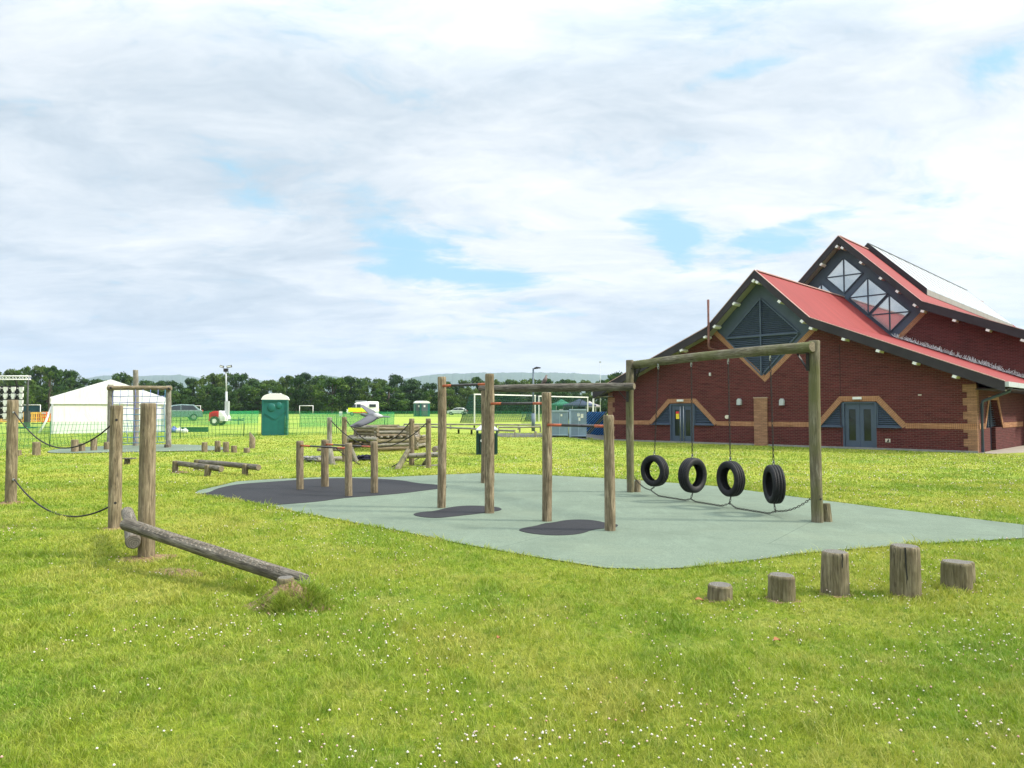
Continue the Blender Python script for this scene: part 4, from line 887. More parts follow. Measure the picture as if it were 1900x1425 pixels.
# bird wire along the junction of roof and hall wall
rs = np.random.RandomState(9); m = MB()
for i in range(420):
    u = 12.4+6.3*rs.rand(); z = roof1(u)+.05; a = rs.rand()*PI; L = .10+.14*rs.rand(); v = Vector((math.cos(a)*L, (rs.rand()-.5)*.1, abs(math.sin(a))*L+.02)); m.bar(Vector((u, 10.72+.2*rs.rand(), z)), Vector((u, 10.80, z+.02))+v, .012, .012)
o = m.build('bird_wire', simple('bright_wire', (.75, .77, .80), .3, .3, .1, 10), bd)
m = MB(); m.bar((12.3, 10.95, roof1(12.3)+.05), (19.7, 10.95, roof1(19.7)+.05), .12, .04); m.build('roof_flashing', FASC, bd)
# raised rooflight on the hall ridge
def rl_(u): return roof2(u)+.42
GL = mat('rooflight_glass', (.58, .62, .62), .28, .8, spec=1.0)
b = MB(); strips(b, [BC-3.35, BC, BC+3.35], lambda u: rl_(u)-.06, rl_, 15.5, 41); ro = b.build('rooflight', GL, r2)
b = MB(); strips(b, [BC-3.4, BC, BC+3.4], lambda u: roof2(u)+.01, lambda u: rl_(u)+.03, 15.42, 15.498); b.build('rooflight_end', FASC, ro)
b = MB(); [b.box((BC+s*3.37, 28.25, roof2(BC+3.37)+.19), (.06, 25.5, .36)) for s in (-1, 1)]; b.build('rooflight_kerb', SOFF, ro)
b = MB()
for i in range(15):
    y = 15.6+i*1.81
    for s in (-1, 1): b.bar((BC+s*.02, y, rl_(BC)+.002), (BC+s*3.36, y, rl_(BC+3.36)+.002), .06, .012)
b.bar((BC, 15.5, rl_(BC)+.01), (BC, 41, rl_(BC)+.01), .12, .03); b.build('glazing_bars', simple('glazing_bar', (.16, .18, .18), .4, .4), ro)
# concrete path at the right side
def slab(name, pts, z, m, th=.05, label=None):
    b = MB(); b.prism(pts, z-th, z, 'xy'); o = b.build(name, m); return tag(o, kind='structure', label=label)
def bw(u, y): p = BL0+UU*u+NN*y; return (p.x, p.y)
slab('path', [bw(18.7, -.02), bw(18.7, 30), bw(21.2, 30), bw(21.2, 5.5), bw(19.2, -.02)], .022, simple('concrete', (.34, .30, .25), .9, 0, .15, 2))

# ------------------------------------------------------------------ rope bridge in the middle distance
ga, gb, gc, gd = G(611.5, 861), G(638.8, 857), G(764, 863), G(795, 868)
rb = thing('rope_bridge', 'four round posts with crossing black ropes in front of the log pen', 'rope bridge', gc)
for g, px, ty, wd in ((ga, 611.5, 774.5, 9), (gb, 638.8, 773.5, 9.4), (gc, 764, 776.5, 10), (gd, 795, 776.5, 10)):
    r = wd/2*g.y/F; log('post', g-Vector((0, 0, .05)), P(px, ty, g.y), r, r*.97, WOODP if g is ga else WOOD, END, rb)
tp = lambda g, px, py: P(px, py, g.y-.07)
rope('hand_rope', sag(tp(ga, 614, 780), tp(gd, 791, 785), .78, 24), .016, rb); rope('hand_rope', sag(tp(gb, 642, 779), tp(gc, 761, 783), .72, 24), .016, rb)
a = tp(ga, 624, 832); rope('foot_rope', [a, a.lerp(P(648, 850, gb.y-.5), .5)+Vector((0, 0, -.02)), G(668, 864)+Vector((0, 0, .03))], .014, rb)
rope('foot_rope', [G(727, 869)+Vector((0, 0, .04)), G(748, 864)+Vector((0, 0, .16)), P(763, 857, gc.y+.3), P(778, 850, gc.y+.6)], .016, rb)
def lg(name, p, q, r, m=WOOD, par=rb, e=END): return log(name, p, q, r, r*.97, m, e, par, n=18)
lg('brace', G(735, 872)+Vector((0, 0, -.05)), P(757, 836, gc.y-.1), .085, WOODG); lg('brace', G(786, 862), P(795, 850, gd.y+.3), .06, WOODD)
bx = gc.y-.28
lg('cross_log', P(754.5, 846, bx), P(816, 843, bx+.0), .083, WOODP); lg('cross_log', P(752.5, 870, bx), P(816, 866.5, bx), .085, WOODP)
lg('cross_log', P(806, 834, bx+.1), P(811, 832, bx+1.6), .085, WOODD)
for px, py in ((773, 846), (789, 844.5), (804, 843.5), (773.5, 869), (804, 866.5)): bolt(P(px, py, bx-.088), (0, -1, 0), rb, .02)
bolt(P(768, 783, gc.y-.09), (.3, -1, 0), rb, .02); bolt(P(797, 783, gd.y-.09), (.3, -1, 0), rb, .02)
lg('cross_log', P(589, 853, ga.y-.1), P(634, 850.5, ga.y+.3), .078, WOODP); lg('cross_log', P(589.5, 834.5, ga.y+.3), P(640, 834, gb.y+.6), .055, WOODD)
lg('brace', G(618, 862)+Vector((0, 0, -.05)), P(611.5, 832, ga.y), .09, WOODP); lg('brace', G(661, 856)+Vector((0, 0, -.04)), P(648, 826, gb.y+.2), .09, WOODP)
def clump(name, px0, px1, py, m_, label):
    a = G(px0, py); b_ = G(px1, py); b = MB(); rs = np.random.RandomState(int(px0)); L = (b_-a)
    for k in range(26):
        c = a.lerp(b_, rs.rand()); pts = [c+Vector(((rs.rand()-.5)*.5, (rs.rand()-.5)*.35, .03+.16*rs.rand())) for _ in range(6)]; b.tube(pts, .020, 5)
    return tag(b.build(name, m_, None, I4), label, 'netting')
clump('rope_heap', 566, 588, 857, simple('grey_rope', (.25, .25, .25), .9, 0, .4, 20), 'heap of pale grey rope on the grass left of the rope bridge')
clump('net_heap', 664, 690, 855, simple('navy_rope', (.02, .022, .05), .9, 0, .4, 20), 'heap of dark navy netting on the grass under the rope bridge')

# ------------------------------------------------------------------ log pen: two stacked tiers of logs
pc = G(706, 838); pc = Vector((pc.x, pc.y+1.5, float(T(pc.x, pc.y+1.5))))
pen = thing('log_pen', 'two-tier climbing pen of stacked weathered logs on the grass', 'climbing pen', pc)
def tier(rad, z0, nl, r, rot, skip=()):
    for s in range(6):
        a0, a1 = rot+s*PI/3, rot+(s+1)*PI/3; p = Vector((math.cos(a0)*rad, math.sin(a0)*rad, 0)); q = Vector((math.cos(a1)*rad, math.sin(a1)*rad, 0)); d = (q-p).normalized()
        for k in range(nl):
            if s in skip and k < nl-1: continue
            z = z0+r+(k*2*r*.96)+(r if s % 2 else 0)*.9
            log('log', pc+p-d*.10+Vector((0, 0, z)), pc+q+d*.10+Vector((0, 0, z)), r, r, (WOOD, WOODP, WOODS)[(s+k) % 3], END, pen, n=12, bev=.008)
tier(1.62, 0, 3, .078, -PI/2-.10, skip=(5,)); tier(1.28, .50, 3, .072, -PI/2-.16)
for k in range(13):
    x = -1.5+k*.25; L = math.sqrt(max(.3, 1.5**2-x*x))*.97; log('deck_board', pc+Vector((x, -L, .53)), pc+Vector((x, L, .53)), .045, .045, WOODP, END, pen, n=8)

# ------------------------------------------------------------------ low log benches
def bench(a, b_, z, legs, label):
    t_ = thing('log_beam', label, 'balance beam', G(*legs[0]), 0, 'low log beams on the grass')
    p = P(a[0], a[1], G(*legs[0]).y); q = P(b_[0], b_[1], G(*legs[-1]).y-.02)
    log('log', p, q, .070, .078, WOODD, END, t_, n=22)
    for lx, ly in legs: g = G(lx, ly); t = (lx-a[0])/(b_[0]-a[0]); pt = p.lerp(q, t); log('leg', (pt.x-.02, pt.y-.07, -.05), (pt.x-.02, pt.y-.07, pt.z+.07), .085, .08, WOODS, END, t_, n=18)
bench((330, 859.5), (411, 870), 0, [(329, 876), (390, 885)], 'left low log beam with its round end facing right, nearer of the two')
bench((366, 857), (480, 867.5), 0, [(369, 872), (460, 884)], 'right longer low log beam set behind the nearer one')
mound(G(333, 877), .3, .2, .04, .2, 31)
g = G(236, 861.5); b = MB(); b.cyl((0, 0, 0), (0, 0, .17), .09, .08, 12); b.box((.05, 0, .185), (.34, .30, .03)); o = b.build('step_post', WOODD, None, Matrix.Translation(g)); tag(o, 'small dark post with a flat plate in the grass beyond the left posts', 'step post')
# ------------------------------------------------------------------ far stumps
FS = [(67.5, 846, 820, 13.4, 'stump standing alone on the grass right of the leftmost post'), (35, 847, 835, 8.5, 'low stump half behind the leftmost post'), (138.7, 840.4, 815.7, 12.5, 'tall stump at the near edge of the far rubber pad below the marquee'), (152, 839, 822.5, 11, 'short stump just right of the tall one in front of the white marquee'), (174, 837.7, 814, 11, 'taller stump on the far rubber pad below the marquee middle'), (198.5, 836, 820, 11, 'squat stump on the far rubber pad beside the net frame post'),
      (379.6, 840, 820.5, 10.7, 'leftmost stump of the row between the net frame and the toilet cabin'), (403.8, 839.5, 818, 10.7, 'tallest stump of the row between the net frame and the toilet cabin'), (419.4, 840, 820, 10.7, 'third stump of the row left of the toilet cabin'), (434, 840.7, 827, 10.7, 'low fourth stump of the row left of the toilet cabin'), (458, 841, 831, 11.4, 'lowest stump of the row, beside the slant-cut post')]
for cx_, by, ty, wd, lab in FS:
    g = G(cx_, by-1); r = wd/2*g.y/F; o = log('log_stump', g-Vector((0, 0, .05)), P(cx_, ty, g.y), r, r*.97, WOOD, END, None, n=18); tag(o, lab, 'stump', 'far stumps on the grass')
g = G(468, 832); r = 5.3*g.y/F; tpz = P(468, 803, g.y).z
b = MB(); n = 18; vs_ = [(math.cos(2*PI*i/n)*r, math.sin(2*PI*i/n)*r, -.05) for i in range(n)]+[(math.cos(2*PI*i/n)*r, math.sin(2*PI*i/n)*r, tpz-g.z-.10-math.cos(2*PI*i/n)*.13+.06*-math.sin(2*PI*i/n)) for i in range(n)]
b.add(vs_, [(i, (i+1) % n, n+(i+1) % n, n+i) for i in range(n)], 0, True); b.add(vs_, [tuple(range(n, 2*n))], 1)
t_ = thing('sign_post', 'round post cut at a slant with a white plate on its top', 'sign post', g); b.build('post', [WOOD, END], t_, Matrix.Translation(g))
b = MB(); b.add([(x*1.0, y*1.0, z+.012) for x, y, z in vs_[n:]]+[(x, y, z+.004) for x, y, z in vs_[n:]], [tuple(range(n))]+[(i, (i+1) % n, n+(i+1) % n, n+i) for i in range(n)]); b.build('plate', WHITE, t_, Matrix.Translation(g))

# ------------------------------------------------------------------ scramble net frame
gl, gr, gt_ = G(203, 832), G(312.7, 831), G(251.6, 828)
nf = thing('climbing_frame', 'timber frame holding a blue rope scramble net', 'climbing net', gl)
r = .115; log('post', gl-Vector((0, 0, .05)), P(205, 713.5, gl.y), r, r*.95, WOODP, END, nf); log('post', gr-Vector((0, 0, .05)), P(312.7, 715.5, gr.y), r*.95, r*.9, WOODP, END, nf)
log('beam', P(199.5, 720, gl.y-.12), P(318.5, 720.5, gr.y-.12), .092, .09, WOOD, END, nf)
bolt(P(205, 720, gl.y-.22), (0, -1, 0), nf, .05); bolt(P(313, 721, gr.y-.22), (0, -1, 0), nf, .05)
log('stub', gr+Vector((.0, -.1, -.03)), gr+Vector((0, -.1, .16)), .13, .12, WOODD, END, nf)
o = log('tall_post', gt_-Vector((0, 0, .05)), P(251.6, 686.5, gt_.y), .118, .108, WOODP, END, None); tag(o, 'tall single round post rising behind the scramble net', 'post')
nb_ = MB(); nb2 = MB(); top_ = [P(211+i*13.7, 723, gl.y-.10) for i in range(8)]; bot = [P(211+i*14.0-(2 if i else 0), 822-(0 if i < 6 else 2), gl.y-.55) for i in range(8)]
rs = np.random.RandomState(2); grid = [[top_[i].lerp(bot[i], (j/9)**.93)+Vector(((rs.rand()-.5)*.05, -.22*math.sin(PI*j/9)*.5, (rs.rand()-.5)*.03 if j else 0)) for j in range(10)] for i in range(8)]
for i in range(8): (nb_ if i < 7 else nb2).tube(grid[i], .011, 5)
for j in range(1, 10): (nb_ if j < 4 else nb2).tube([grid[i][j] for i in range(8)], .015, 5)
nb_.build('net', ROPEP, nf, I4); nb2.build('net', ROPEB, nf, I4)

# ------------------------------------------------------------------ marquee
def fabric_fn(t, b, m):
    o = t.n('ShaderNodeTexCoord').outputs['Object']; n = t.noise(t.scl(o, (1.6, 1, .35)), 1.5, 5, .6, .8); n2 = t.noise(o, 3, 4)
    lk(t, t.ramp(n2, [(.3, (.66, .68, .69)), (.6, (.74, .75, .75))]), b.inputs['Base Color']); setbump(t, b, n, .6, .12)
FAB = mat('white_canvas', rough=.6, fn=fabric_fn, spec=.3)
g = G(94.5, 805.3); g2_ = G(304, 805.3); W_ = 5.75*g.y/40.; ez = P(94, 738, g.y).z-g.z; pz = P(200, 703.5, g.y).z-g.z; dp = 9.
tn = thing('marquee', 'white canvas marquee with a pitched roof and closed sides', 'marquee', g, .48)
b = MB(); b.prism([(0, 0), (W_, 0), (W_, ez-.02), (W_/2, pz-.05), (0, ez-.02)], .04, dp-.04); b.build('wall', FAB, tn)
b = MB(); b.prism([(-.06, ez-.34), (-.03, ez+.02), (W_/2, pz+.03), (W_+.03, ez+.02), (W_+.06, ez-.34)], -.01, .03); b.prism([(-.10, ez-.03), (W_/2, pz), (W_/2, pz+.05), (-.10, ez+.03)], 0.031, dp); b.prism([(W_+.10, ez-.03), (W_/2, pz), (W_/2, pz+.05), (W_+.10, ez+.03)], .031, dp); b.box((-.08, dp/2, ez-.16), (.02, dp, .34)); b.build('roof', FAB, tn)
b = MB(); b.box((W_/2, -.02, ez-.345), (W_+.1, .03, .02)); b.build('seam', simple('grey_seam', (.4, .41, .42), .7), tn)
for x in (.03, W_-.03): b = MB(); b.bar((x, -.03, 0), (x, -.03, ez-.35), .09, .05); b.build('leg', LGREY, tn)
b = MB(); b.tube([(-.02, .1, ez-.5), (-.25, 0, ez*.35), (-.55, -.1, .05)], .05, 6); b.tube([(-.02, .5, ez-.5), (-.3, .3, ez*.35), (-.6, .2, .05)], .05, 6); b.build('wall_flap', FAB, tn)

# ------------------------------------------------------------------ video wall, truss, barriers
tb = G(47, 795); Yt = tb.y
tr_ = thing('truss_goalpost', 'white lattice truss carried on a dark stand above the video wall', 'truss', tb)
za, zb_ = P(40, 697.5, Yt).z, P(40, 704, Yt).z; x0, x1 = P(-60, 700, Yt).x, P(52, 700, Yt).x
b = MB()
for dy_ in (0, .3):
    for z in (za, zb_): b.cyl((x0, Yt+dy_, z), (x1, Yt+dy_, z), .035, n=6)
    k = int((x1-x0)/.22)
    for i in range(k): xa = x0+(x1-x0)*i/k; xb = x0+(x1-x0)*(i+1)/k; b.cyl((xa, Yt+dy_, za if i % 2 else zb_), (xb, Yt+dy_, zb_ if i % 2 else za), .02, n=5)
b.build('truss', WHITE, tr_, I4)
b = MB(); b.cyl((tb.x, Yt+.15, tb.z), (tb.x, Yt+.15, zb_), .075, .05, 8); b.box((tb.x, Yt+.15, tb.z+.6), (.28, .28, 1.2)); b.build('stand', simple('dark_stand', (.06, .065, .06), .6, .3), tr_, I4)
b = MB(); b.box((tb.x+.6, Yt+.15, tb.z+.09), (3., .1, .06)); b.box((tb.x, Yt+.15, tb.z+.06), (.7, 1.2, .08)); b.build('base', simple('green_steel', (.03, .13, .10), .6), tr_, I4)
sx0, sx1 = P(-50, 750, Yt+.3).x, P(39.5, 750, Yt+.3).x; sz0, sz1 = P(0, 777, Yt+.3).z, P(0, 716, Yt+.3).z
vw = thing('video_wall', 'back of a black video wall with rows of white cabinets', 'video wall', (sx1-.5, Yt+.3, sz0))
b = MB(); b.box(((sx0+sx1)/2, Yt+.45, (sz0+sz1)/2), (sx1-sx0, .12, sz1-sz0)); 
for i in range(7): xx = sx1-.06-i*.545; b.box((xx, Yt+.36, (sz0+sz1)/2), (.06, .08, sz1-sz0+.1))
b.build('frame', BLACK, vw, I4)
cw = P(14.5, 0, Yt).x-P(0, 0, Yt).x; ch = P(0, 716, Yt).z-P(0, 728.3, Yt).z
for i in range(5):
    for j in range(5):
        cxp = P(34-14.6*i, 722-0, Yt).x; cz = sz1-.26-j*ch; b = MB(); b.prism([(-.13, .19), (.14, .19), (.12, -.06), (.06, -.10), (.05, -.20), (-.07, -.20), (-.08, -.08), (-.14, -.04)], -.06, .06)
        b.build('cabinet', WHITE, vw, Matrix.Translation((cxp, Yt+.30, cz)))
        b = MB(); b.box((0, 0, 0), (.09, .05, .06)); b.build('connector', WHITE, vw, Matrix.Translation((cxp-.27, Yt+.33, cz+.1)))
b = MB(); b.bar((P(24.5, 700, Yt).x, Yt+.2, zb_), (P(24.5, 700, Yt).x, Yt+.4, sz1), .1, .1); b.build('hanger', BLACK, vw, I4)
YEL = simple('amber_plastic', (.78, .45, .10), .5, 0, .15, 4); ORA = simple('orange_plastic', (.80, .13, .03), .5, 0, .15, 4)
def barrier(px, py, w_, m_, label, band=False):
    g = G(px, py); t_ = thing('crowd_barrier', label, 'barrier', g, random.uniform(-.2, .2), 'plastic barriers behind the video wall')
    b = MB(); b.box((0, 0, .88), (w_, .05, .16)); b.box((0, 0, .50), (w_, .05, .06)); b.box((0, 0, .16), (w_, .05, .07))
    k = 5
    for i in range(k+1): b.box((-w_/2+.03+(w_-.06)*i/k, 0, .5), (.055, .045, .74))
    b.build('panel', m_, t_); 
    for s in (-1, 1): b = MB(); b.box((s*w_*.36, 0, .03), (.06, .45, .06)); b.build('foot', BLACK, t_)
    if band: b = MB(); b.box((0, -.035, .88), (w_*.9, .012, .11)); b.build('white_band', WHITE, t_)
for px, py, w_ in ((-8, 785.5, 1.0), (7, 786, 1.0), (24, 786.5, 1.0), (41, 786, .9), (56, 787, 1.0), (69, 786.5, .9)):
    barrier(px, py, w_, YEL, 'amber plastic crowd barrier in the row behind the video wall')
for px, py, lab in ((77, 786.5, 'orange plastic barrier with a white band, left one beside the marquee'), (88, 785.5, 'orange plastic barrier with a white band, right one touching the marquee edge')): barrier(px, py, .95, ORA, lab, True)
g = G(70, 781); b = MB(); b.box((0, 0, 0), (9, .08, .30)); tag(b.build('timber_hoarding', simple('tan_board', (.45, .30, .18), .8), None, Matrix.Translation((g.x-1, 66, P(60, 767.5, 66).z))), 'long tan board rail behind the amber barriers', 'hoarding')
for (xa, xb), lab in (((14, 53), 'left mesh fence panel with dark sheeting behind the barriers'), ((54.5, 95), 'right mesh fence panel with dark sheeting next to the marquee')):
    Yf = 64.; gz = float(T(-43, Yf)); z1 = P(0, 751.3, Yf).z; xa, xb = P(xa, 0, Yf).x, P(xb, 0, Yf).x
    t_ = thing('fence_panel', lab, 'fence panel', ((xa+xb)/2, Yf, gz), 0, 'site fence panels')
    b = MB()
    for x in (xa, xb): b.cyl((x, Yf, gz), (x, Yf, z1), .03, n=6)
    b.cyl((xa, Yf, z1), (xb, Yf, z1), .03, n=6); b.cyl((xa, Yf, gz+.15), (xb, Yf, gz+.15), .03, n=6); b.build('frame', WHITE, t_, I4)
    b = MB(); b.box(((xa+xb)/2, Yf+.05, (gz+z1)/2), (xb-xa-.1, .02, z1-gz-.15)); b.build('sheet', simple('dark_teal_sheet', (.012, .05, .075), .7, 0, .3, 2), t_, I4)

# ------------------------------------------------------------------ green event netting
def net_mat(name, c, alpha):
    def fn(t, b, m):
        b.inputs['Base Color'].default_value = (*c, 1); b.inputs['Roughness'].default_value = .8; b.inputs['Alpha'].default_value = alpha
    return mat(name, c, fn=fn)
NETG = net_mat('green_netting', (.02, .30, .12), .45); NETS = simple('dark_green_strand', (.035, .14, .055), .8, 0, .3, 5); NETW = net_mat('fine_green_netting', (.08, .35, .10), .18)
def netfence(name, pix, h, step, label, sheetm=None, sw=.018, pole=True, cat='netting fence', stakes=3.0, hs=4):
    pts = [G(*p) for p in pix]; t_ = thing(name, label, cat, pts[0]); b = MB(); rs = np.random.RandomState(len(pix)); out = []
    for a, c in zip(pts[:-1], pts[1:]):
        k = max(1, int((c-a).length/step)); out += [a.lerp(c, i/k) for i in range(k)]
    out.append(pts[-1]); hh = [h*(1+.05*math.sin(i*.13)) for i in range(len(out))]
    for i, p in enumerate(out):
        p.z = float(T(p.x, p.y)); w0 = .05*math.sin(i*.21); w1 = .10*math.sin(i*.17+1)+.04*(rs.rand()-.5)
        b.add([(p.x-sw/2, p.y, p.z), (p.x+sw/2, p.y, p.z), (p.x+sw/2+w0, p.y+w1, p.z+hh[i]*.5), (p.x-sw/2+w0, p.y+w1, p.z+hh[i]*.5), (p.x+sw/2, p.y, p.z+hh[i]), (p.x-sw/2, p.y, p.z+hh[i])], [(0, 1, 2, 3), (3, 2, 4, 5)])
    for j in range(hs):
        zz = (j+.5)/hs
        b.tube([Vector((p.x, p.y, p.z+hh[i]*zz)) for i, p in enumerate(out)][::3], sw*.45, 3)
    b.build('mesh', NETS, t_, I4)
    if sheetm:
        b = MB(); n_ = len(out); b.add([(p.x, p.y+.02, p.z+.02) for p in out]+[(p.x+.03, p.y+.05, p.z+hh[i]) for i, p in enumerate(out)], [(i, i+1, n_+i+1, n_+i) for i in range(n_-1)], 0, True); b.build('sheet', sheetm, t_, I4)
    if pole:
        d = 0; last = None
        for i, p in enumerate(out):
            if last is None or (p-last).length > stakes: 
                b = MB(); b.cyl((p.x, p.y, p.z), (p.x+.02, p.y, p.z+h*1.08), .018, n=6); b.build('stake', NETS, t_, I4); last = p
netfence('netting_fence', [(-60, 840), (0, 836), (100, 829.5), (200, 822), (300, 816), (400, 812), (477, 809)], 1.05, .17, 'wavering green plastic mesh fence in front of the marquee', NETW, .016)
netfence('netting_fence', [(528, 808), (600, 806.5), (640, 803.5), (690, 799), (731, 795)], 1.0, .19, 'green plastic mesh fence between the toilet cabin and the log pen', NETW, .017)
netfence('debris_netting', [(556, 793), (597, 792), (650, 791.5), (706, 791.5), (731, 790.5)], .98, .5, 'darker green netting panel behind the mesh fence below the ambulance', NETG, .012)
netfence('debris_netting', [(318, 785), (350, 786), (400, 788), (455, 786), (479, 785)], 1.0, .6, 'bright green netting around the parked estate car and the light tower trailer', NETG, .012)
netfence('field_netting', [(40, 773.5), (300, 773.5), (560, 773.5), (800, 773.8), (1020, 774)], .85, 1.2, 'low green netting line stretched across the far side of the field', net_mat('far_green_netting', (.02, .28, .10), .30), .02, stakes=8)
g = G(632, 786); zt = P(632, 763.5, g.y).z; zb_ = P(632, 772, g.y).z
t_ = thing('notice_board', 'small white notice board above the netting left of the ambulance', 'sign', g)
b = MB(); b.box((g.x, g.y, (zt+zb_)/2), (.26, .02, zt-zb_)); b.build('board', WHITE, t_, I4); b = MB(); b.box((g.x, g.y-.014, (zt+zb_)/2-.03), (.16, .006, .05)); b.build('print', simple('pale_blue_print', (.35, .45, .65), .6), t_, I4); b = MB(); b.cyl((g.x, g.y+.03, g.z), (g.x, g.y+.03, zt), .02, n=6); b.build('stake', NETS, t_, I4)

# ------------------------------------------------------------------ green skip-like board and bags
g = G(361, 801.5); b = MB(); wd = (50)*g.y/F; hh = P(361, 793, g.y).z-g.z
b.box((0, 0, hh/2), (wd, .05, hh)); [b.box((-wd/2+wd*i/8, -.04, hh/2), (.04, .04, hh)) for i in range(9)]; b.box((0, -.03, hh), (wd+.04, .1, .04))
t_ = b.build('site_board', simple('bottle_green', (.012, .10, .06), .6), None, Matrix.Translation(g)); tag(t_, 'low dark green panel lying on its edge left of the light tower', 'panel')
def bag(px, py, s, m_, lab):
    g = G(px, py); b = MB(); rs = np.random.RandomState(int(px)); b.ell((0, 0, s*.38), (s*.6, s*.45, s*.42), 12, 8); b.v = [tuple(np.array(v)*(1+.2*(rs.rand()-.5))) for v in b.v]; b.cyl((0, 0, s*.7), (.02, 0, s*.95), .04, .08, 6)
    tag(b.build('bag', m_, None, Matrix.Translation(g)), lab, 'bag', 'bags by the green panel')
bag(322, 803, .40, simple('blue_bag', (.10, .12, .42), .4), 'blue bag on the grass at the left end of the green panel'); bag(333, 803.5, .36, WHITE, 'white bag leaning at the left end of the green panel, next to the blue bag'); bag(343, 804, .32, WHITE, 'white bag in front of the green panel, right of the other white bag')

# ------------------------------------------------------------------ toilets
GRN = simple('teal_green_plastic', (.008, .115, .10), .45, 0, .15, 2); GRND = simple('dark_slate_plastic', (.07, .095, .11), .5, 0, .15, 2)
def toilet(g, w_, h_, rz, label, front, sidem, rooft, detail=True, grp=None):
    t_ = thing('toilet_cabin', label, 'portable toilet', g, rz, grp); hb = h_*.845; d_ = w_*.95
    b = MB(); b.box((0, 0, hb/2), (w_, d_, hb)); b.build('body', sidem, t_)
    b = MB()
    n = 7; prof = [(-w_/2-.05, hb), (-w_/2-.05, hb+.05)]+[(-(w_/2)*math.cos(PI*i/(2*n))*1.0-.02, hb+.06+(h_-hb-.06)*math.sin(PI*i/(2*n))) for i in range(n)]
    prof = prof+[(-x, z) for x, z in prof[::-1]]; b.prism(prof, -d_/2-.05, d_/2+.05, 'xz'); [b.box((x, 0, h_-.02), (.05, d_*.9, .05)) for x in (-w_*.2, 0, w_*.2)]
    b.build('roof', rooft, t_)
    if detail:
        b = MB()
        for x, z, rx, rz_ in ((-.18, hb*.78, .22, .24), (.20, hb*.84, .16, .2)): b.ell((x, -d_/2, z), (rx, .05, rz_), 16, 10)
        b.bar((-w_*.38, -d_/2-.01, hb*.62), (0, -d_/2-.01, hb*.46), .05, .07); b.bar((w_*.42, -d_/2-.01, hb*.70), (0, -d_/2-.01, hb*.46), .05, .07)
        b.box((0, -d_/2-.02, hb*.97), (w_*.94, .05, .05)); b.box((w_/2-.03, -d_/2-.02, hb/2), (.06, .05, hb)); b.box((-w_/2+.03, -d_/2-.02, hb/2), (.06, .05, hb)); b.box((0, -d_/2-.02, .05), (w_*.94, .05, .08)); b.build('moulded_panel', front, t_)
        b = MB(); b.box((-w_/2-.02, 0, hb*.5), (.04, d_*.8, hb*.92)); b.build('side_door', GRND, t_); b = MB(); b.box((-w_/2-.045, 0, hb*.86), (.02, .4, .2)); b.build('vent', LGREY, t_)
    return t_
g = G(504, 808); toilet(Vector((g.x, g.y+.6, g.z)), 45*g.y/F*1.0, P(503, 729.5, g.y).z-g.z, .26, 'tall green toilet cabin with a white domed roof, nearest on the field', GRN, GRN, WHITE)
for px, lab in ((776.5, 'far grey-doored toilet cabin, left of the far pair'), (786.5, 'far toilet cabin with a teal side, right of the far pair')):
    g = G(px, 772.8); t_ = toilet(g, 1.25 if px < 780 else 1.5, 2.35, .35, lab, GRND, GRN, WHITE, False, 'pair of far toilet cabins')
    b = MB(); b.box((-.06, -.66 if px < 780 else -.76, .98), (.95, .05, 1.85)); d_ = b.build('door', GRND, t_); b = MB(); b.box((-.1, -.70 if px < 780 else -.80, 1.55), (.25, .02, .28)); b.build('door_sign', WHITE, d_)

# ------------------------------------------------------------------ light tower on a trailer
g = G(405, 789.5); lt = thing('light_tower', 'red and white generator trailer carrying a tall floodlight mast', 'light tower', g)
px2 = lambda p: (p-405)*g.y/F
RED = simple('red_paint', (.50, .03, .03), .45); 
b = MB(); b.prism([(px2(392), .35), (px2(411), .35), (px2(411), 1.08), (px2(402), 1.10), (px2(394), .98)], -.55, .55); b.build('canopy', RED, lt)
b = MB(); [b.box((px2(402), -.56, .55+.09*i), (.5, .03, .03)) for i in range(5)]; b.build('grille', simple('dull_red', (.25, .05, .04), .6), lt)
b = MB(); b.prism([(px2(411)+.003, .35), (px2(423.5), .35), (px2(423), .62), (px2(418), .95), (px2(412), 1.12), (px2(411)+.003, 1.12)], -.55, .55); b.build('end_cover', WHITE, lt)
for y in (-.62, .62): 
    b = MB(); b.cyl((px2(404.5), y-.08, .35), (px2(404.5), y+.08, .35), .35, n=20); wv2 = b.build('wheel', BLACK, lt); b = MB(); b.cyl((px2(404.5), y-.10, .35), (px2(404.5), y+.10, .35), .17, n=16); b.build('rim', WHITE, wv2)
b = MB(); b.bar((px2(423), 0, .42), (px2(452), 0, .40), .08, .08); b.bar((px2(443), 0, .05), (px2(443), 0, .65), .05, .05); b.bar((px2(438), -.3, .35), (px2(452), .1, .55), .04, .04); b.build('tow_bar', GRN, lt)
mh = P(418, 688, g.y).z-g.z; b = MB(); b.box((px2(421), 0, 1.3), (.28, .25, 1.1)); b.cyl((px2(420), 0, .8), (px2(419), 0, mh*.62), .10, .09, 8); b.cyl((px2(419), 0, mh*.6), (px2(417.5), 0, mh), .065, .05, 8); b.build('mast', LGREY, lt)
b = MB(); b.box((px2(417.5), 0, mh+.05), (.3, .2, .25)); b.build('mast_head', BLACK, lt)
for x0, x1, tl_ in ((px2(407), px2(414), .3), (px2(420), px2(429), -.2)):
    b = MB(); b.box(((x0+x1)/2, -.08, mh+.32), ((x1-x0), .12, .17), M=Matrix.Rotation(tl_, 3, 'Y')); f_ = b.build('floodlight', BLACK, lt); b = MB(); b.box(((x0+x1)/2, -.15, mh+.32), ((x1-x0)*.8, .02, .11), M=Matrix.Rotation(tl_, 3, 'Y')); b.build('lens', simple('pale_lens', (.6, .6, .55), .2), f_)

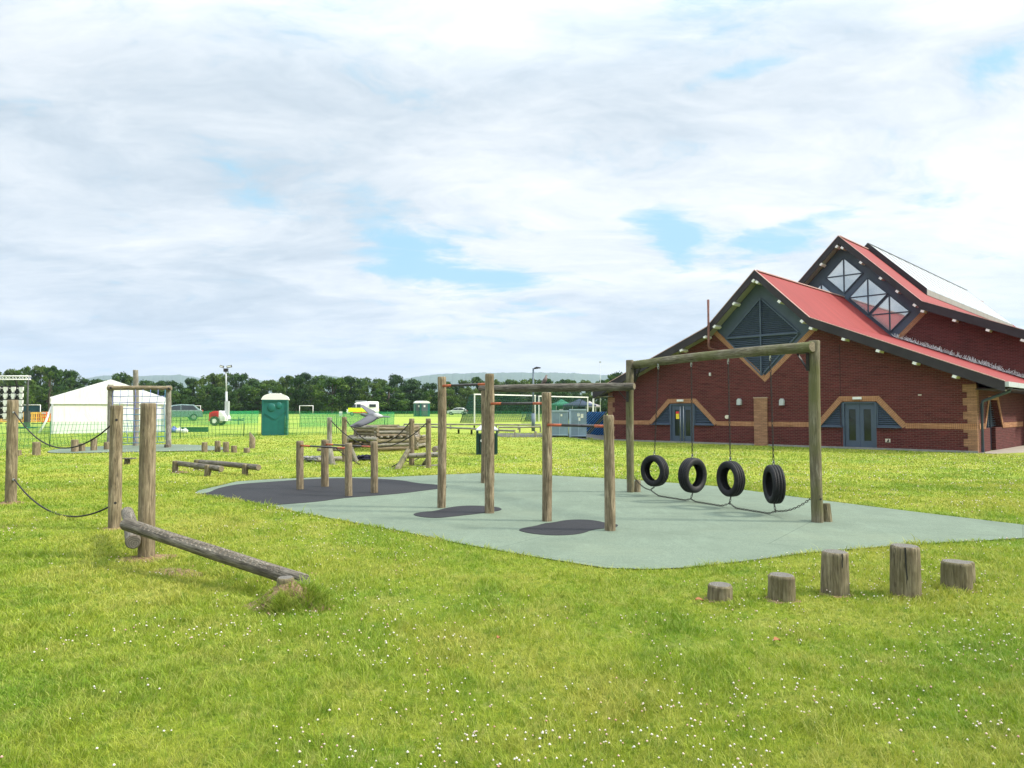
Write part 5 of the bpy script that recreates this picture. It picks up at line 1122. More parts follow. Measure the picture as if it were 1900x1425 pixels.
# ------------------------------------------------------------------ vehicles
CARG = simple('dark_car_glass', (.03, .04, .05), .1, 0, .1, 3)
def vehicle(name, label, cat, loc, rz, prof, L, W, belt, paint, glassp, wheels, r, low=None, grp=None, lights=True, extra=None):
    t_ = thing(name, label, cat, loc, rz, grp); b = MB(); n = 9
    pr = []
    nn = len(prof)
    # body lofted across the width: sides tuck in above the belt line
    ws_ = [-1, -.93, .93, 1]; vs_ = []
    for yy in ws_:
        for x, z in prof:
            k = 1 if z <= belt else 1-.16*(z-belt)/(max(p[1] for p in prof)-belt)
            e = 1 if abs(yy) < .95 else .0
            zz = z if abs(yy) < .95 else (z-.04 if z > .5 else z+.05); vs_.append((x*(1 if e else .985), yy*W/2*k, zz))
    b.add(vs_, [(j*nn+i, (j+1)*nn+i, (j+1)*nn+(i+1) % nn, j*nn+(i+1) % nn) for j in range(3) for i in range(nn)], 0, False)
    b.add(vs_, [tuple(range(nn)), tuple(range(4*nn-1, 3*nn-1, -1))], 0); b.build('body', paint, t_)
    mz = max(p[1] for p in prof)
    for gp_ in glassp:
        for s in (-1, 1):
            def wy(z): return s*(W/2*(1-.16*max(0, z-belt)/(mz-belt))+.012)
            vv = [(x, wy(z), z) for x, z in gp_]+[(x, wy(z)-s*.03, z) for x, z in gp_]; k = len(gp_)
            b = MB(); b.add(vv, [tuple(range(k)), tuple(range(2*k-1, k-1, -1))]+[(i, (i+1) % k, k+(i+1) % k, k+i) for i in range(k)]); b.build('window', CARG, t_)
    for x in wheels:
        for s in (-1, 1):
            b = MB(); b.cyl((x, s*(W/2-.20), r), (x, s*(W/2+.02), r), r, n=20); wv3 = b.build('wheel', BLACK, t_); b = MB(); b.cyl((x, s*(W/2-.10), r), (x, s*(W/2+.035), r), r*.6, n=14); b.build('rim', STEEL, wv3)
    for s in (-1, 1):
        b = MB(); b.box((-L/2+.06, s*W*.36, belt-.15), (.14, .34, .15)); b.build('headlight', simple('lamp_lens', (.7, .72, .75), .15), t_)
        b = MB(); b.box((L/2-.05, s*W*.42, belt-.05), (.12, .16, .22)); b.build('tail_light', simple('red_lens', (.45, .02, .02), .2), t_)
    return t_
suvp = [(-2.15, .30), (-2.2, .62), (-2.05, .92), (-1.15, 1.04), (-.55, 1.52), (.2, 1.62), (1.35, 1.58), (1.95, 1.08), (2.15, .98), (2.2, .35)]
g = G(330, 780.5); vehicle('parked_car', 'grey estate car parked behind the green netting right of the marquee', 'car', g, .52, suvp, 4.4, 1.85, 1.0, simple('grey_green_car_paint', (.20, .28, .27), .25, .5), [[(-1.05, 1.06), (-.5, 1.46), (.15, 1.52), (.15, 1.06)], [(.22, 1.06), (.22, 1.53), (1.3, 1.49), (1.7, 1.08)]], (-1.4, 1.35), .35)
hatch = [(-1.9, .28), (-1.95, .6), (-1.75, .82), (-1.0, .95), (-.4, 1.38), (.3, 1.46), (1.2, 1.40), (1.75, 1.0), (1.85, .8), (1.9, .32)]
g = G(849, 770); vehicle('parked_car', 'small white car far out on the field behind the goal net', 'car', g, -.1, hatch, 3.9, 1.7, .92, simple('white_car_paint', (.62, .68, .66), .25), [[(-.9, .98), (-.38, 1.32), (.2, 1.38), (.2, .98)], [(.27, .98), (.27, 1.38), (1.1, 1.33), (1.5, 1.0)]], (-1.2, 1.2), .32)
g = G(1113, 776); vehicle('parked_car', 'white car roof showing above the blue racks beside the building corner', 'car', Vector((g.x, 58, float(T(g.x, 58)))), .7, hatch, 3.9, 1.7, .92, simple('white_car_paint', (.62, .68, .66), .25), [[(-.9, .98), (-.38, 1.32), (.2, 1.38), (.2, .98)], [(.27, .98), (.27, 1.38), (1.1, 1.33), (1.5, 1.0)]], (-1.2, 1.2), .32)
van = [(-2.6, .35), (-2.68, .75), (-2.5, 1.05), (-2.0, 1.25), (-1.35, 2.05), (-1.1, 2.25), (1.0, 2.42), (2.5, 2.42), (2.62, 2.2), (2.66, .4)]
g = G(673, 771.5); YLW = simple('fluorescent_yellow', (.62, .80, .02), .4); av = vehicle('ambulance', 'white ambulance with a fluorescent yellow side and a red stripe on the far field', 'ambulance', g, .22, van, 5.3, 2.0, 1.2, simple('white_van_paint', (.78, .79, .80), .3), [[(-1.95, 1.30), (-1.45, 1.95), (-1.15, 1.95), (-1.15, 1.30)], [(-1.05, 1.30), (-1.05, 1.95), (-.35, 1.95), (-.35, 1.30)]], (-1.75, 1.6), .36)
for s in (-1, 1):
    b = MB(); b.box((-.65, s*1.015, .98), (3.5, .02, .72)); b.build('yellow_panel', YLW, av); b = MB(); b.box((-.2, s*1.022, .55), (2.8, .02, .22)); b.build('red_stripe', ORA, av)
b = MB(); b.box((-.3, 0, 2.46), (1.9, 1.3, .12)); b.build('light_bar', simple('grey_light_bar', (.35, .38, .42), .4), av)
b = MB(); b.box((2.70, 0, 1.5), (.03, 1.4, .5)); b.build('rear_window', CARG, av); b = MB(); b.box((2.69, 0, .95), (.03, 1.8, .5)); b.build('rear_chevrons', YLW, av)
b = MB(); b.box((1.6, -1.0, 1.7), (1.1, .04, .5)); b.build('window', CARG, av)

# ------------------------------------------------------------------ goals
def small_goal(px0, px1, pyt, pyb, lab, m_=WHITE):
    g0, g1_ = G(px0, pyb), G(px1, pyb); h_ = P(px0, pyt, g0.y).z-g0.z; t_ = thing('football_goal', lab, 'goal', g0, 0, 'small white goals at the far side')
    L = (g1_-g0).length; r = .06
    for x in (0, L): b = MB(); b.cyl((x, 0, 0), (x, 0, h_-r), r, n=8); b.build('post', m_, t_)
    b = MB(); b.cyl((-r, 0, h_), (L+r, 0, h_), r, n=8); b.build('crossbar', m_, t_)
small_goal(354.2, 372, 753, 768.9, 'small white goal left of the light tower mast'); small_goal(555.7, 580.6, 752.8, 770.6, 'small white goal right of the green toilet cabin')
NETT = net_mat('dark_goal_net', (.01, .06, .06), .40); NETC = simple('net_cord', (.03, .10, .09), .8)
def big_goal(A, B, zt, back, lab, lean=.0):
    A = Vector(A); B = Vector(B); t_ = thing('football_goal', lab, 'goal', A, 0, 'large white goals with dark nets'); d = (B-A).normalized(); n_ = Vector((-d.y, d.x, 0)); 
    if n_.y < 0: n_ = -n_
    TA = Vector((A.x, A.y, zt)); TB = Vector((B.x, B.y, zt)); bk = n_*back
    for a, c in ((A, TA), (B, TB)): b = MB(); b.bar(a, c+Vector((0, 0, .05)), .11, .11); b.build('post', WHITE, t_, I4)
    b = MB(); b.bar(TA-d*.06, TB+d*.06, .10, .10); b.build('crossbar', WHITE, t_, I4)
    TAb, TBb = TA+n_*.7+Vector((0, 0, -.05)), TB+n_*.7+Vector((0, 0, -.05)); Ab, Bb = A+bk, B+bk
    for a, c, e in ((TA, TAb, Ab), (TB, TBb, Bb)): b = MB(); b.tube([a, c, e], .03, 6); b.build('stay', simple('dark_tube', (.03, .04, .05), .5), t_, I4)
    b = MB(); sh = MB(); nu, nv = 26, 12
    gr_ = [[TAb.lerp(TBb, i/nu).lerp(Ab.lerp(Bb, i/nu), j/nv) for j in range(nv+1)] for i in range(nu+1)]
    for i in range(nu+1): b.tube(gr_[i][::3], .012, 3)
    for j in range(nv+1): b.tube([gr_[i][j] for i in range(0, nu+1, 2)], .012, 3)
    for S_, Tb_, Gb in ((A, TAb, Ab), (B, TBb, Bb)):
        T0 = Vector((S_.x, S_.y, zt))
        for k in range(9): t = k/8; b.tube([T0.lerp(S_, t), Tb_.lerp(Gb, t)], .012, 3)
    b.build('net', NETC, t_, I4)
    sh.add([TAb, TBb, Bb, Ab], [(0, 1, 2, 3)]); sh.add([TA, TB, TBb, TAb], [(0, 1, 2, 3)]); sh.add([A, TA, TAb, Ab], [(0, 1, 2, 3)]); sh.add([B, TB, TBb, Bb], [(0, 1, 2, 3)]); sh.build('net_haze', NETT, t_, I4) if False else sh.build('net', NETT, t_, I4)
def gxy(px, Y): x = P(px, 765, Y).x; return Vector((x, Y, float(T(x, Y))))
g0, g1_ = gxy(880.5, 59.6), gxy(993, 64.6); big_goal(g0, g1_, g0.z+2.42, 1.9, 'large white goal standing left of the lamp post')
g0, g1_ = gxy(1000, 66), gxy(1090.5, 71); big_goal(g0, g1_, P(1000, 735, 66).z, 1.9, 'large white goal behind the grey metal bins')
ga_ = Vector((P(1100, 780, 62).x, 62, .3)); b = MB(); b.bar(ga_, P(1101, 739, 62), .14, .14); tag(b.build('goal_post', WHITE, None, I4), 'single white upright between the second goal and the building eave', 'post')

# ------------------------------------------------------------------ gazebos
def gazebo(px, Y, w_, m_, lab, side=None, pk=740, ev=750.5):
    gx = P(px, 760, Y).x; gz = float(T(gx, Y)); t_ = thing('gazebo', lab, 'gazebo', (gx, Y, gz), .3, 'pop-up gazebos on the far field'); hz_ = P(px, ev, Y).z-gz; pz_ = P(px, pk, Y).z-gz; h_ = w_/2
    b = MB(); c_ = [(-h_, -h_), (h_, -h_), (h_, h_), (-h_, h_)]; ap = (0, 0, pz_); mid = [(x*.45, y*.45, hz_+(pz_-hz_)*.42) for x, y in c_]
    v = [(x, y, hz_) for x, y in c_]+mid+[ap]+[(x, y, hz_-.22) for x, y in c_]
    b.add(v, [(i, (i+1) % 4, 4+(i+1) % 4, 4+i) for i in range(4)]+[(4+i, 4+(i+1) % 4, 8) for i in range(4)]+[(i, (i+1) % 4, 9+(i+1) % 4, 9+i) for i in range(4)]); b.build('canopy', m_, t_)
    for x, y in c_: b = MB(); b.bar((x*.97, y*.97, 0), (x*.97, y*.97, hz_), .06, .06); b.build('leg', LGREY, t_)
    if side: b = MB(); b.box((0, h_*.96, hz_/2), (w_*.95, .03, hz_-.1)); b.box((-h_*.96, 0, hz_/2), (.03, w_*.95, hz_-.1)); b.build('side_sheet', side, t_)
GG = simple('green_canvas', (.03, .22, .13), .7); NV = simple('navy_canvas', (.045, .065, .12), .7)
gazebo(1042, 88, 2.3, GG, 'green pop-up gazebo seen through the goal net', GG); gazebo(1075, 84, 3.0, NV, 'navy pop-up gazebo right of the green one', simple('dark_navy_canvas', (.015, .022, .045), .8), 739.5, 751); gazebo(1094, 96, 2.2, simple('grey_canvas', (.32, .30, .31), .7), 'small grey gazebo behind the navy one', None, 744, 752.5)
t0 = P(1043, 755, 86.2); b = MB(); b.box((0, 0, 0), (.75, .05, 1.0)); b.box((0, -.03, -.1), (.38, .03, .65), 1); tag(b.build('display_stand', [WHITE, BLACK], None, Matrix.Translation((t0.x, 86.2, float(T(t0.x, 86.2))+.62))), 'white framed stand in front of the green gazebo', 'stand')

# ------------------------------------------------------------------ bins, racks, lamp post, litter bin
BING = simple('blue_grey_steel', (.20, .275, .345), .5, .25, .22, 1.6); BINL = simple('light_blue_steel', (.34, .44, .52), .5, .2, .15, 2)
def locker(px0, px1, pyb, pyt, rz, lab, notes):
    g = G((px0+px1)/2, pyb); w_ = (px1-px0)*g.y/F; h_ = P(0, pyt, g.y).z-g.z; d_ = .9; t_ = thing('metal_bin', lab, 'bin', Vector((g.x, g.y+d_/2, g.z)), rz, 'grey-blue metal bins beside the building')
    b = MB(); b.box((0, 0, h_/2+.03), (w_*.95, d_, h_-.06)); b.build('body', BING, t_)
    b = MB(); b.prism([(-w_*.49, h_), (w_*.49, h_), (w_*.47, h_+.07), (-w_*.47, h_+.07)], -d_/2-.04, d_/2+.04); b.build('lid', BINL, t_)
    b = MB(); b.box((-w_*.46, -d_/2-.02, h_/2), (.12, .05, h_-.08)); b.box((w_*.02, -d_/2-.012, h_/2), (.02, .03, h_-.14)); b.box((0, -d_/2-.015, .12), (w_*.9, .03, .04)); b.build('corner_post', BINL, t_)
    for x, z, sx, sz in notes: b = MB(); b.box((x*w_, -d_/2-.02, z*h_), (sx, .01, sz)); b.build('sticker', simple('pale_sticker', (.68, .68, .60), .6), t_)
    b = MB(); b.box((0, 0, .02), (w_*.9, d_*.8, .05)); b.build('skid', BLACK, t_)
locker(1023, 1056.5, 811, 763.8, -.12, 'left grey-blue metal bin with a small sticker', [(.12, .86, .09, .11)]); locker(1057.5, 1090, 812.5, 761.5, -.06, 'right grey-blue metal bin with three stickers', [(.02, .84, .12, .16), (.22, .80, .14, .22), (.06, .68, .12, .18)])
g = G(1108, 811); w_ = 38*g.y/F; h_ = P(0, 764, g.y).z-g.z; BLU = simple('blue_painted_bar', (.02, .13, .36), .45, 0, .3, 6)
for k, (y, lab) in enumerate(((0, 'stack of blue slanted racks right of the metal bins'),)):
    t_ = thing('barrier_stack', lab, 'rack', g); 
    b = MB(); b.box((0, .55, h_/2+.05), (w_*.97, .5, h_-.1)); b.build('gap_shade_box', simple('dark_blue_gap_shade', (.012, .03, .06), .7), t_)  # solid box behind the bars, shade of the gaps painted in its colour
    for i in range(17):
        x0_ = -w_*1.4+i*.155; a = Vector((x0_, .10, .14)); c = Vector((x0_+h_*.86, .10+.08*(i % 2), h_)); lo_, hi_ = -w_/2, w_/2
        if c.x < lo_ or a.x > hi_: continue
        d = c-a
        if a.x < lo_: a = a+d*((lo_-a.x)/d.x)
        d = c-a
        if c.x > hi_: c = a+d*((hi_-a.x)/d.x)
        if (c-a).length < .1: continue
        b = MB(); b.bar(a, c, .075, .05); b.build('slanted_bar', BLU if i not in (7, 8) else simple('grey_green_bar', (.12, .16, .15), .6), t_)
b = MB(); b.box((0, .3, .05), (w_*1.05, 1.3, .14)); tag(b.build('kerb_slab', simple('grey_concrete', (.22, .22, .21), .9), None, Matrix.Translation(g)), kind='structure')
g = G(989.5, 800); lp = thing('lamp_post', 'grey lamp post with a short arm, behind the overhead ladder', 'lamp post', g); h_ = P(0, 684.5, g.y).z-g.z
b = MB(); b.cyl((0, 0, 0), (0, 0, 1.1), .115, n=12); b.cyl((0, 0, 1.1), (0, 0, h_), .07, .05, 12); b.build('pole', simple('slate_paint', (.10, .14, .18), .5), lp)
b = MB(); b.bar((-.05, 0, h_), (.22, 0, h_+.02), .05, .05); b.prism([(.05, h_-.02), (.46, h_+.04), (.46, h_+.09), (.2, h_+.13), (.05, h_+.07)], -.10, .10); b.build('lamp_head', BLACK, lp)
g = G(993.5, 811.5); o = log('bollard', g-Vector((0, 0, .05)), P(993.5, 800, g.y), .06, .06, WOODP, END, None, n=12); tag(o, 'short timber bollard at the edge of the tarmac below the lamp post', 'bollard')
gx = P(1114, 765, 110).x; b = MB(); b.cyl((0, 0, 0), (0, 0, P(1114, 669, 110).z-1.2), .07, .03, 8); b.box((0, 0, P(1114, 669.5, 110).z-1.2), (.35, .1, .2)); tag(b.build('antenna_mast', LGREY, None, Matrix.Translation((gx, 110, 1.))), 'thin pale mast above the trees left of the building', 'mast')
# litter bin
g = G(903, 844); w_ = 39*g.y/F; h1 = P(0, 797, g.y).z-g.z; h2 = P(0, 789, g.y).z-g.z
lb_t = thing('litter_bin', 'dark green slatted litter bin with a pale pitched lid behind the pull-up posts', 'litter bin', Vector((g.x, g.y+w_/2, g.z)), .0); DG = simple('bin_green', (.008, .045, .038), .4)
b = MB(); b.box((0, 0, h1*.42), (w_*.86, w_*.86, h1*.78)); b.build('liner', BLACK, lb_t)
b = MB()
for sx in (-1, 1):
    for sy in (-1, 1): b.box((sx*w_*.47, sy*w_*.47, h1*.5), (.05, .05, h1))
for k in range(9):
    x = -w_*.40+w_*.8*k/8
    for s in (-1, 1): b.box((x, s*w_*.455, h1*.41), (.035, .03, h1*.74)); b.box((s*w_*.455, x, h1*.41), (.03, .035, h1*.74))
for z in (.04, .80):
    for s in (-1, 1): b.box((0, s*w_*.475, h1*z), (w_*.9, .02, .05)); b.box((s*w_*.475, 0, h1*z), (.02, w_*.9, .05))
b.build('slatted_frame', DG, lb_t)
b = MB(); q = w_*.52; b.add([(-q, -q, h1), (q, -q, h1), (q, q, h1), (-q, q, h1), (-q*.55, 0, h2), (q*.55, 0, h2), (-q, -q, h1-.04), (q, -q, h1-.04), (q, q, h1-.04), (-q, q, h1-.04)], [(0, 1, 5, 4), (1, 2, 5), (2, 3, 4, 5), (3, 0, 4), (0, 6, 7, 1), (1, 7, 8, 2), (2, 8, 9, 3), (3, 9, 6, 0), (9, 8, 7, 6)]); b.build('lid', LGREY, lb_t)
b = MB(); b.cyl((-w_*.23, -w_*.50, h1*.56), (-w_*.23, -w_*.47, h1*.56), .055, n=14); b.build('emblem', WHITE, lb_t)

# ------------------------------------------------------------------ knee rails
def knee(pix, label, h_=.36, step=1.5):
    pts = [G(*p) for p in pix]; t_ = thing('knee_rail', label, 'rail fence', pts[0], 0, 'low timber rails by the path')
    for a, c in zip(pts[:-1], pts[1:]):
        L = (c-a).length; k = max(1, round(L/step)); u = (c-a).normalized()
        log('rail', a+Vector((0, 0, h_-.03)), c+u*.02+Vector((0, 0, h_-.03)), .055, .055, WOODP, END, t_, n=10)
        for i in range(k+1):
            p = a.lerp(c, i/k); b = MB(); b.box((p.x, p.y, p.z+(h_-.07)/2-.03), (.10, .10, h_-.07)); b.build('post', WOODP, t_, I4)
knee([(749, 796.5), (880, 797), (1003, 797.5)], 'far low timber rail running along the path behind the litter bin')
knee([(769, 800.5), (851, 805), (875, 806.3), (955, 811)], 'near low timber rail slanting down towards the bins')
knee([(925, 803), (1003, 802)], 'short pale timber rail below the lamp post')
b = MB()
for gx_ in (0,):
    p = G(978, 788)
    for i in range(8): b.cyl((p.x-.4+i*.11, p.y, p.z+.1), (p.x-.4+i*.11, p.y, p.z+.95), .012, n=4)
    b.bar(p+Vector((-.45, 0, .95)), p+Vector((.42, 0, .95)), .03, .03); b.bar(p+Vector((-.45, 0, .12)), p+Vector((.42, 0, .12)), .03, .03)
tag(b.build('steel_barrier', GRN, None, I4), 'small greenish pedestrian barrier left of the lamp post', 'barrier')

# ------------------------------------------------------------------ birds
def feather_fn(c1, c2):
    def fn(t, b, m):
        o = t.n('ShaderNodeTexCoord').outputs['Object']; n = t.noise(o, 30, 4); at = t.n('ShaderNodeAttribute', attribute_name='fc'); lk(t, t.mix(t.mapr(n, .3, .7, 0, .35), at.outputs['Color'], c2), b.inputs['Base Color'])
    return fn
FEA = mat('grey_plumage', rough=.75, fn=feather_fn(None, (.10, .10, .11)), spec=.2)
def bird_mesh(name, parts, parent=None, mw=None):
    b = MB(); cols = []
    for vs_, fs, cs in parts: b.add(vs_, fs, 0, True); cols += cs
    me = D.meshes.new(name); me.from_pydata(b.v, [], b.f); me.polygons.foreach_set('use_smooth', b.sm); me.materials.append(FEA)
    at = me.color_attributes.new('fc', 'FLOAT_COLOR', 'POINT'); at.data.foreach_set('color', np.array([(*c, 1) for c in cols]).reshape(-1)); return link(name, me, parent, mw)
def loft(secs, n=14):
    # secs: (x, z, ry, rz, colour) along a spine in the xz plane
    vs_, cs = [], []
    for i, (x, z, ry, rz_, c) in enumerate(secs):
        a = secs[max(i-1, 0)]; d = secs[min(i+1, len(secs)-1)]; t = Vector((d[0]-a[0], 0, d[1]-a[1])).normalized(); up = Vector((-t.z, 0, t.x))
        for k in range(n): an = 2*PI*k/n; vs_.append(Vector((x, 0, z))+Vector((0, math.cos(an)*ry, 0))+up*(math.sin(an)*rz_)); cs.append(c)
    m_ = len(secs); fs = [(i*n+k, i*n+(k+1) % n, (i+1)*n+(k+1) % n, (i+1)*n+k) for i in range(m_-1) for k in range(n)]+[tuple(range(n-1, -1, -1)), tuple(range((m_-1)*n, m_*n))]
    return vs_, fs, cs
def plate(rows, cs_rows, th_=.004):
    # thin closed sheet given rows of points (lead edge to trail edge)
    m_ = len(rows); k = len(rows[0]); top = [Vector(p)+Vector((0, 0, th_)) for r in rows for p in r]; bot = [Vector(p)-Vector((0, 0, th_)) for r in rows for p in r]; N = m_*k
    fs = [(i*k+j, i*k+j+1, (i+1)*k+j+1, (i+1)*k+j) for i in range(m_-1) for j in range(k-1)]; fs += [tuple(q+N for q in f[::-1]) for f in fs]
    edge = [j for j in range(k)]+[i*k+k-1 for i in range(1, m_)]+[(m_-1)*k+j for j in range(k-2, -1, -1)]+[i*k for i in range(m_-2, 0, -1)]
    fs += [(edge[i], edge[(i+1) % len(edge)], edge[(i+1) % len(edge)]+N, edge[i]+N) for i in range(len(edge))]
    return top+bot, fs, [c for r in cs_rows for c in r]*2
g1c, g2c, dkc, whc, brc = (.095, .10, .12), (.125, .13, .15), (.012, .012, .016), (.50, .50, .51), (.10, .072, .066)
# perched: upright brownish bird facing right
sec = [(-.115, -.055, .010, .006, dkc), (-.10, -.035, .022, .010, dkc), (-.055, .0, .036, .026, (.10, .08, .08)), (-.02, .035, .050, .044, brc), (.010, .075, .052, .048, brc), (.028, .115, .042, .038, (.22, .16, .15)), (.034, .145, .027, .025, (.24, .19, .18)), (.040, .172, .024, .023, (.26, .22, .21)), (.048, .192, .016, .014, (.26, .22, .21)), (.050, .200, .006, .005, (.2, .17, .16))]
bk_ = ([Vector(v) for v in ((.055, -.005, .175), (.055, .005, .175), (.085, 0, .170), (.058, 0, .182))], [(0, 1, 2), (1, 3, 2), (3, 0, 2), (0, 3, 1)], [dkc]*4)
legs = MB(); [legs.cyl((.0, s*.018, .04), (.005, s*.018, -.012), .004, n=5) for s in (-1, 1)]
lg_ = (legs.v, legs.f, [(.35, .12, .1)]*len(legs.v))
pp_ = P(1006.5, 713.4, 16.9); rail_z = zl+.073
bo = bird_mesh('bird', [loft(sec), bk_, lg_], None, Matrix.Translation((P(1006, 714, 17.0).x, la_.y+(tl.y-la_.y)*((P(1006, 714, 17.0).x-la_.x)/(tl.x-la_.x)), zl+.085))@Matrix.Scale(1.0, 4)); tag(bo, 'brown-grey pigeon perched on the overhead ladder rail', 'pigeon')
# flying: body level, wings swept down at the left and up behind
fs_ = [(-.17, .000, .006, .005, dkc), (-.15, .0, .020, .014, g1c), (-.10, .0, .042, .036, g1c), (-.04, .0, .056, .052, g2c), (.03, .004, .050, .046, whc), (.09, .006, .036, .022, whc), (.12, .006, .034, .010, g1c), (.20, .006, .048, .006, g1c), (.215, .006, .046, .004, dkc)]
hd = loft([(-.145, .0, .022, .020, g1c), (-.175, .010, .026, .025, (.12, .15, .15)), (-.205, .012, .020, .020, (.12, .14, .15)), (-.225, .008, .007, .006, dkc), (-.245, .002, .002, .002, dkc)])
def wing(s, rows):
    out, cs = [], []
    for (x0, y, z0, ch, sw) in rows:
        out.append([(x0+ch*t, s*y, z0-.02*t+.012*math.sin(PI*t)) for t in (0, .3, .6, .85, 1)]); cs.append([g1c, g2c, g2c, g1c, dkc] if y < .22 else [g1c, g1c, dkc, dkc, dkc])
    return plate(out, cs)
wn_ = wing(-1, [(-.10, .03, .02, .15, 0), (-.15, .09, -.01, .17, 0), (-.21, .14, -.05, .17, 0), (-.28, .19, -.09, .15, 0), (-.33, .22, -.12, .12, 0), (-.36, .25, -.14, .06, 0)])
wf_ = wing(1, [(-.10, .03, .02, .15, 0), (-.15, .09, .05, .16, 0), (-.20, .15, .08, .16, 0), (-.24, .20, .10, .13, 0), (-.26, .25, .115, .09, 0), (-.27, .29, .12, .03, 0)])
pf = P(697, 772.5, 10.6)
bo = bird_mesh('bird', [loft(fs_), hd, wn_, wf_], None, Matrix.Translation(pf)@Matrix.Rotation(.15, 4, 'Z')@Matrix.Rotation(.08, 4, 'Y')@Matrix.Rotation(.15, 4, 'X')@Matrix.Scale(.98, 4)); tag(bo, 'grey pigeon flying low over the rope bridge with wings spread', 'pigeon')

# ------------------------------------------------------------------ trees
def leaf_fn(t, b, m):
    at = t.n('ShaderNodeAttribute', attribute_name='lf'); s = t.n('ShaderNodeSeparateColor', {0: at.outputs['Color']}); rnd = t.n('ShaderNodeObjectInfo').outputs['Random']
    c = t.ramp(s.outputs[0], [(0, (.015, .045, .009)), (.45, (.038, .090, .012)), (.8, (.080, .145, .018)), (1, (.13, .19, .028))])
    c = t.mix(t.mapr(rnd, 0, .5, .65, 0), c, (.016, .046, .014)); c = t.mix(t.mapr(rnd, .6, 1, 0, .5), c, (.105, .15, .024)); lk(t, c, b.inputs['Base Color']); b.inputs['Roughness'].default_value = .65
    tr = t.n('ShaderNodeBsdfTranslucent', {0: c}); mx = t.n('ShaderNodeMixShader', {0: .25, 1: b.outputs[0], 2: tr.outputs[0]}); lk(t, mx.outputs[0], m.node_tree.nodes['Material Output'].inputs[0])
LEAF = mat('tree_leaves', fn=leaf_fn, spec=.2); BARK = simple('bark', (.07, .055, .04), .9, 0, .4, 4)
def tree_proto(seed, H=10., Wd=8., low=.08, n=4200, ls=.34, clumps=26, loose=1.0):
    rs = np.random.RandomState(seed); t_ = D.objects.new('broadleaf_tree', None)
    cs, rads = [], []
    for k in range(clumps):
        f = rs.rand(); zc = H*(low+.10+(1-low-.22)*f); rr = Wd/2*math.sqrt(max(.05, 1-((f-.42)/.62)**2))*.74; a = rs.rand()*6.283; q = rr*(rs.rand()**.5)
        cs.append((math.cos(a)*q, math.sin(a)*q, zc)); rads.append((Wd*.5)*(.24+.20*rs.rand())*(1-.25*f)*loose)
    cs = np.array(cs); rads = np.array(rads); tone = rs.rand(clumps); ci = rs.randint(0, clumps, n)
    d = rs.normal(size=(n, 3)); d /= np.linalg.norm(d, axis=1)[:, None]; rad = rads[ci]*(.62+.42*rs.rand(n)); pos = cs[ci]+d*rad[:, None]*np.array([1, 1, .72]); pos[:, 2] = np.clip(pos[:, 2], .15, None)
    nr = d+rs.normal(size=(n, 3))*.55; nr /= np.linalg.norm(nr, axis=1)[:, None]; up = rs.normal(size=(n, 3)); e1 = np.cross(nr, up); e1 /= np.linalg.norm(e1, axis=1)[:, None]; e2 = np.cross(nr, e1)
    s = ls*(.5+.9*rs.rand(n))[:, None]; V = np.stack([pos-e1*s*.5, pos+e2*s*.35-e1*s*.1, pos+e1*s*.55, pos-e2*s*.35+e1*s*.05], 1)
    me = D.meshes.new('crown'); me.vertices.add(n*4); me.vertices.foreach_set('co', V.reshape(-1)); me.loops.add(n*4); me.loops.foreach_set('vertex_index', np.arange(n*4, dtype=np.int32)); me.polygons.add(n); me.polygons.foreach_set('loop_start', (np.arange(n)*4).astype(np.int32)); me.update(calc_edges=True)
    at = me.color_attributes.new('lf', 'FLOAT_COLOR', 'POINT'); c = np.ones((n, 4, 4)); c[:, :, 0] = np.clip(tone[ci]*.55+rs.rand(n)*.45, 0, 1)[:, None]; at.data.foreach_set('color', c.reshape(-1)); me.materials.append(LEAF)
    b = MB(); tw = Wd*.035; b.tube([(0, 0, -.2), (.05, 0, H*.2), (0, .1, H*.45), (.1, 0, H*.75)], [tw*1.3, tw, tw*.7, tw*.25], 8)
    for k in range(9): c_ = cs[rs.randint(clumps)]; z0 = H*(.18+.3*rs.rand()); b.tube([(0, 0, z0), (c_[0]*.5, c_[1]*.5, (z0+c_[2])/2), tuple(c_)], [tw*.5, tw*.3, tw*.1], 5)
    me2 = D.meshes.new('trunk'); me2.from_pydata(b.v, [], b.f); me2.materials.append(BARK); me2.polygons.foreach_set('use_smooth', b.sm)
    return me, me2
protos = [tree_proto(40+k, 10, 9, .02, 4600, .46, 30) for k in range(5)]; slim = [tree_proto(60, 10, 5.5, .15, 2200, .36, 16), tree_proto(61, 10, 6, .25, 1100, .40, 14, .8)]
def tree(pr, x, y, h_, wd, label, grp, name='broadleaf_tree', pw=9.):
    z = float(T(x, y)); t_ = thing(name, label, 'tree', (x, y, z-.1), 0, grp); sc = (wd/pw, wd/pw, h_/10.); rz = random.random()*6.28
    for nm, me in (('crown', pr[0]), ('trunk', pr[1])): o = D.objects.new(nm, me); COL.objects.link(o); o.parent = t_; o.scale = sc; o.rotation_euler = (0, 0, rz)
TOP = [(-80, 690), (0, 689), (20, 683), (60, 679), (85, 674), (100, 677), (120, 683), (140, 693), (165, 697), (190, 701), (225, 693), (245, 697), (262, 703), (300, 706), (330, 707), (365, 698), (380, 694), (425, 689), (450, 696), (480, 698), (500, 701), (520, 698), (545, 692), (565, 688), (585, 691), (600, 701), (640, 699), (680, 703), (710, 705), (735, 697), (760, 697), (780, 703), (800, 709), (830, 703), (870, 701), (920, 697), (960, 700), (985, 706), (1020, 696), (1045, 702), (1070, 703), (1110, 702), (1140, 690), (1200, 700)]
FRT = [(-80, 720), (60, 715), (200, 718), (320, 710), (400, 713), (470, 711), (560, 703), (640, 702), (690, 703), (740, 712), (800, 716), (870, 714), (960, 716), (1060, 722), (1140, 720), (1200, 720)]
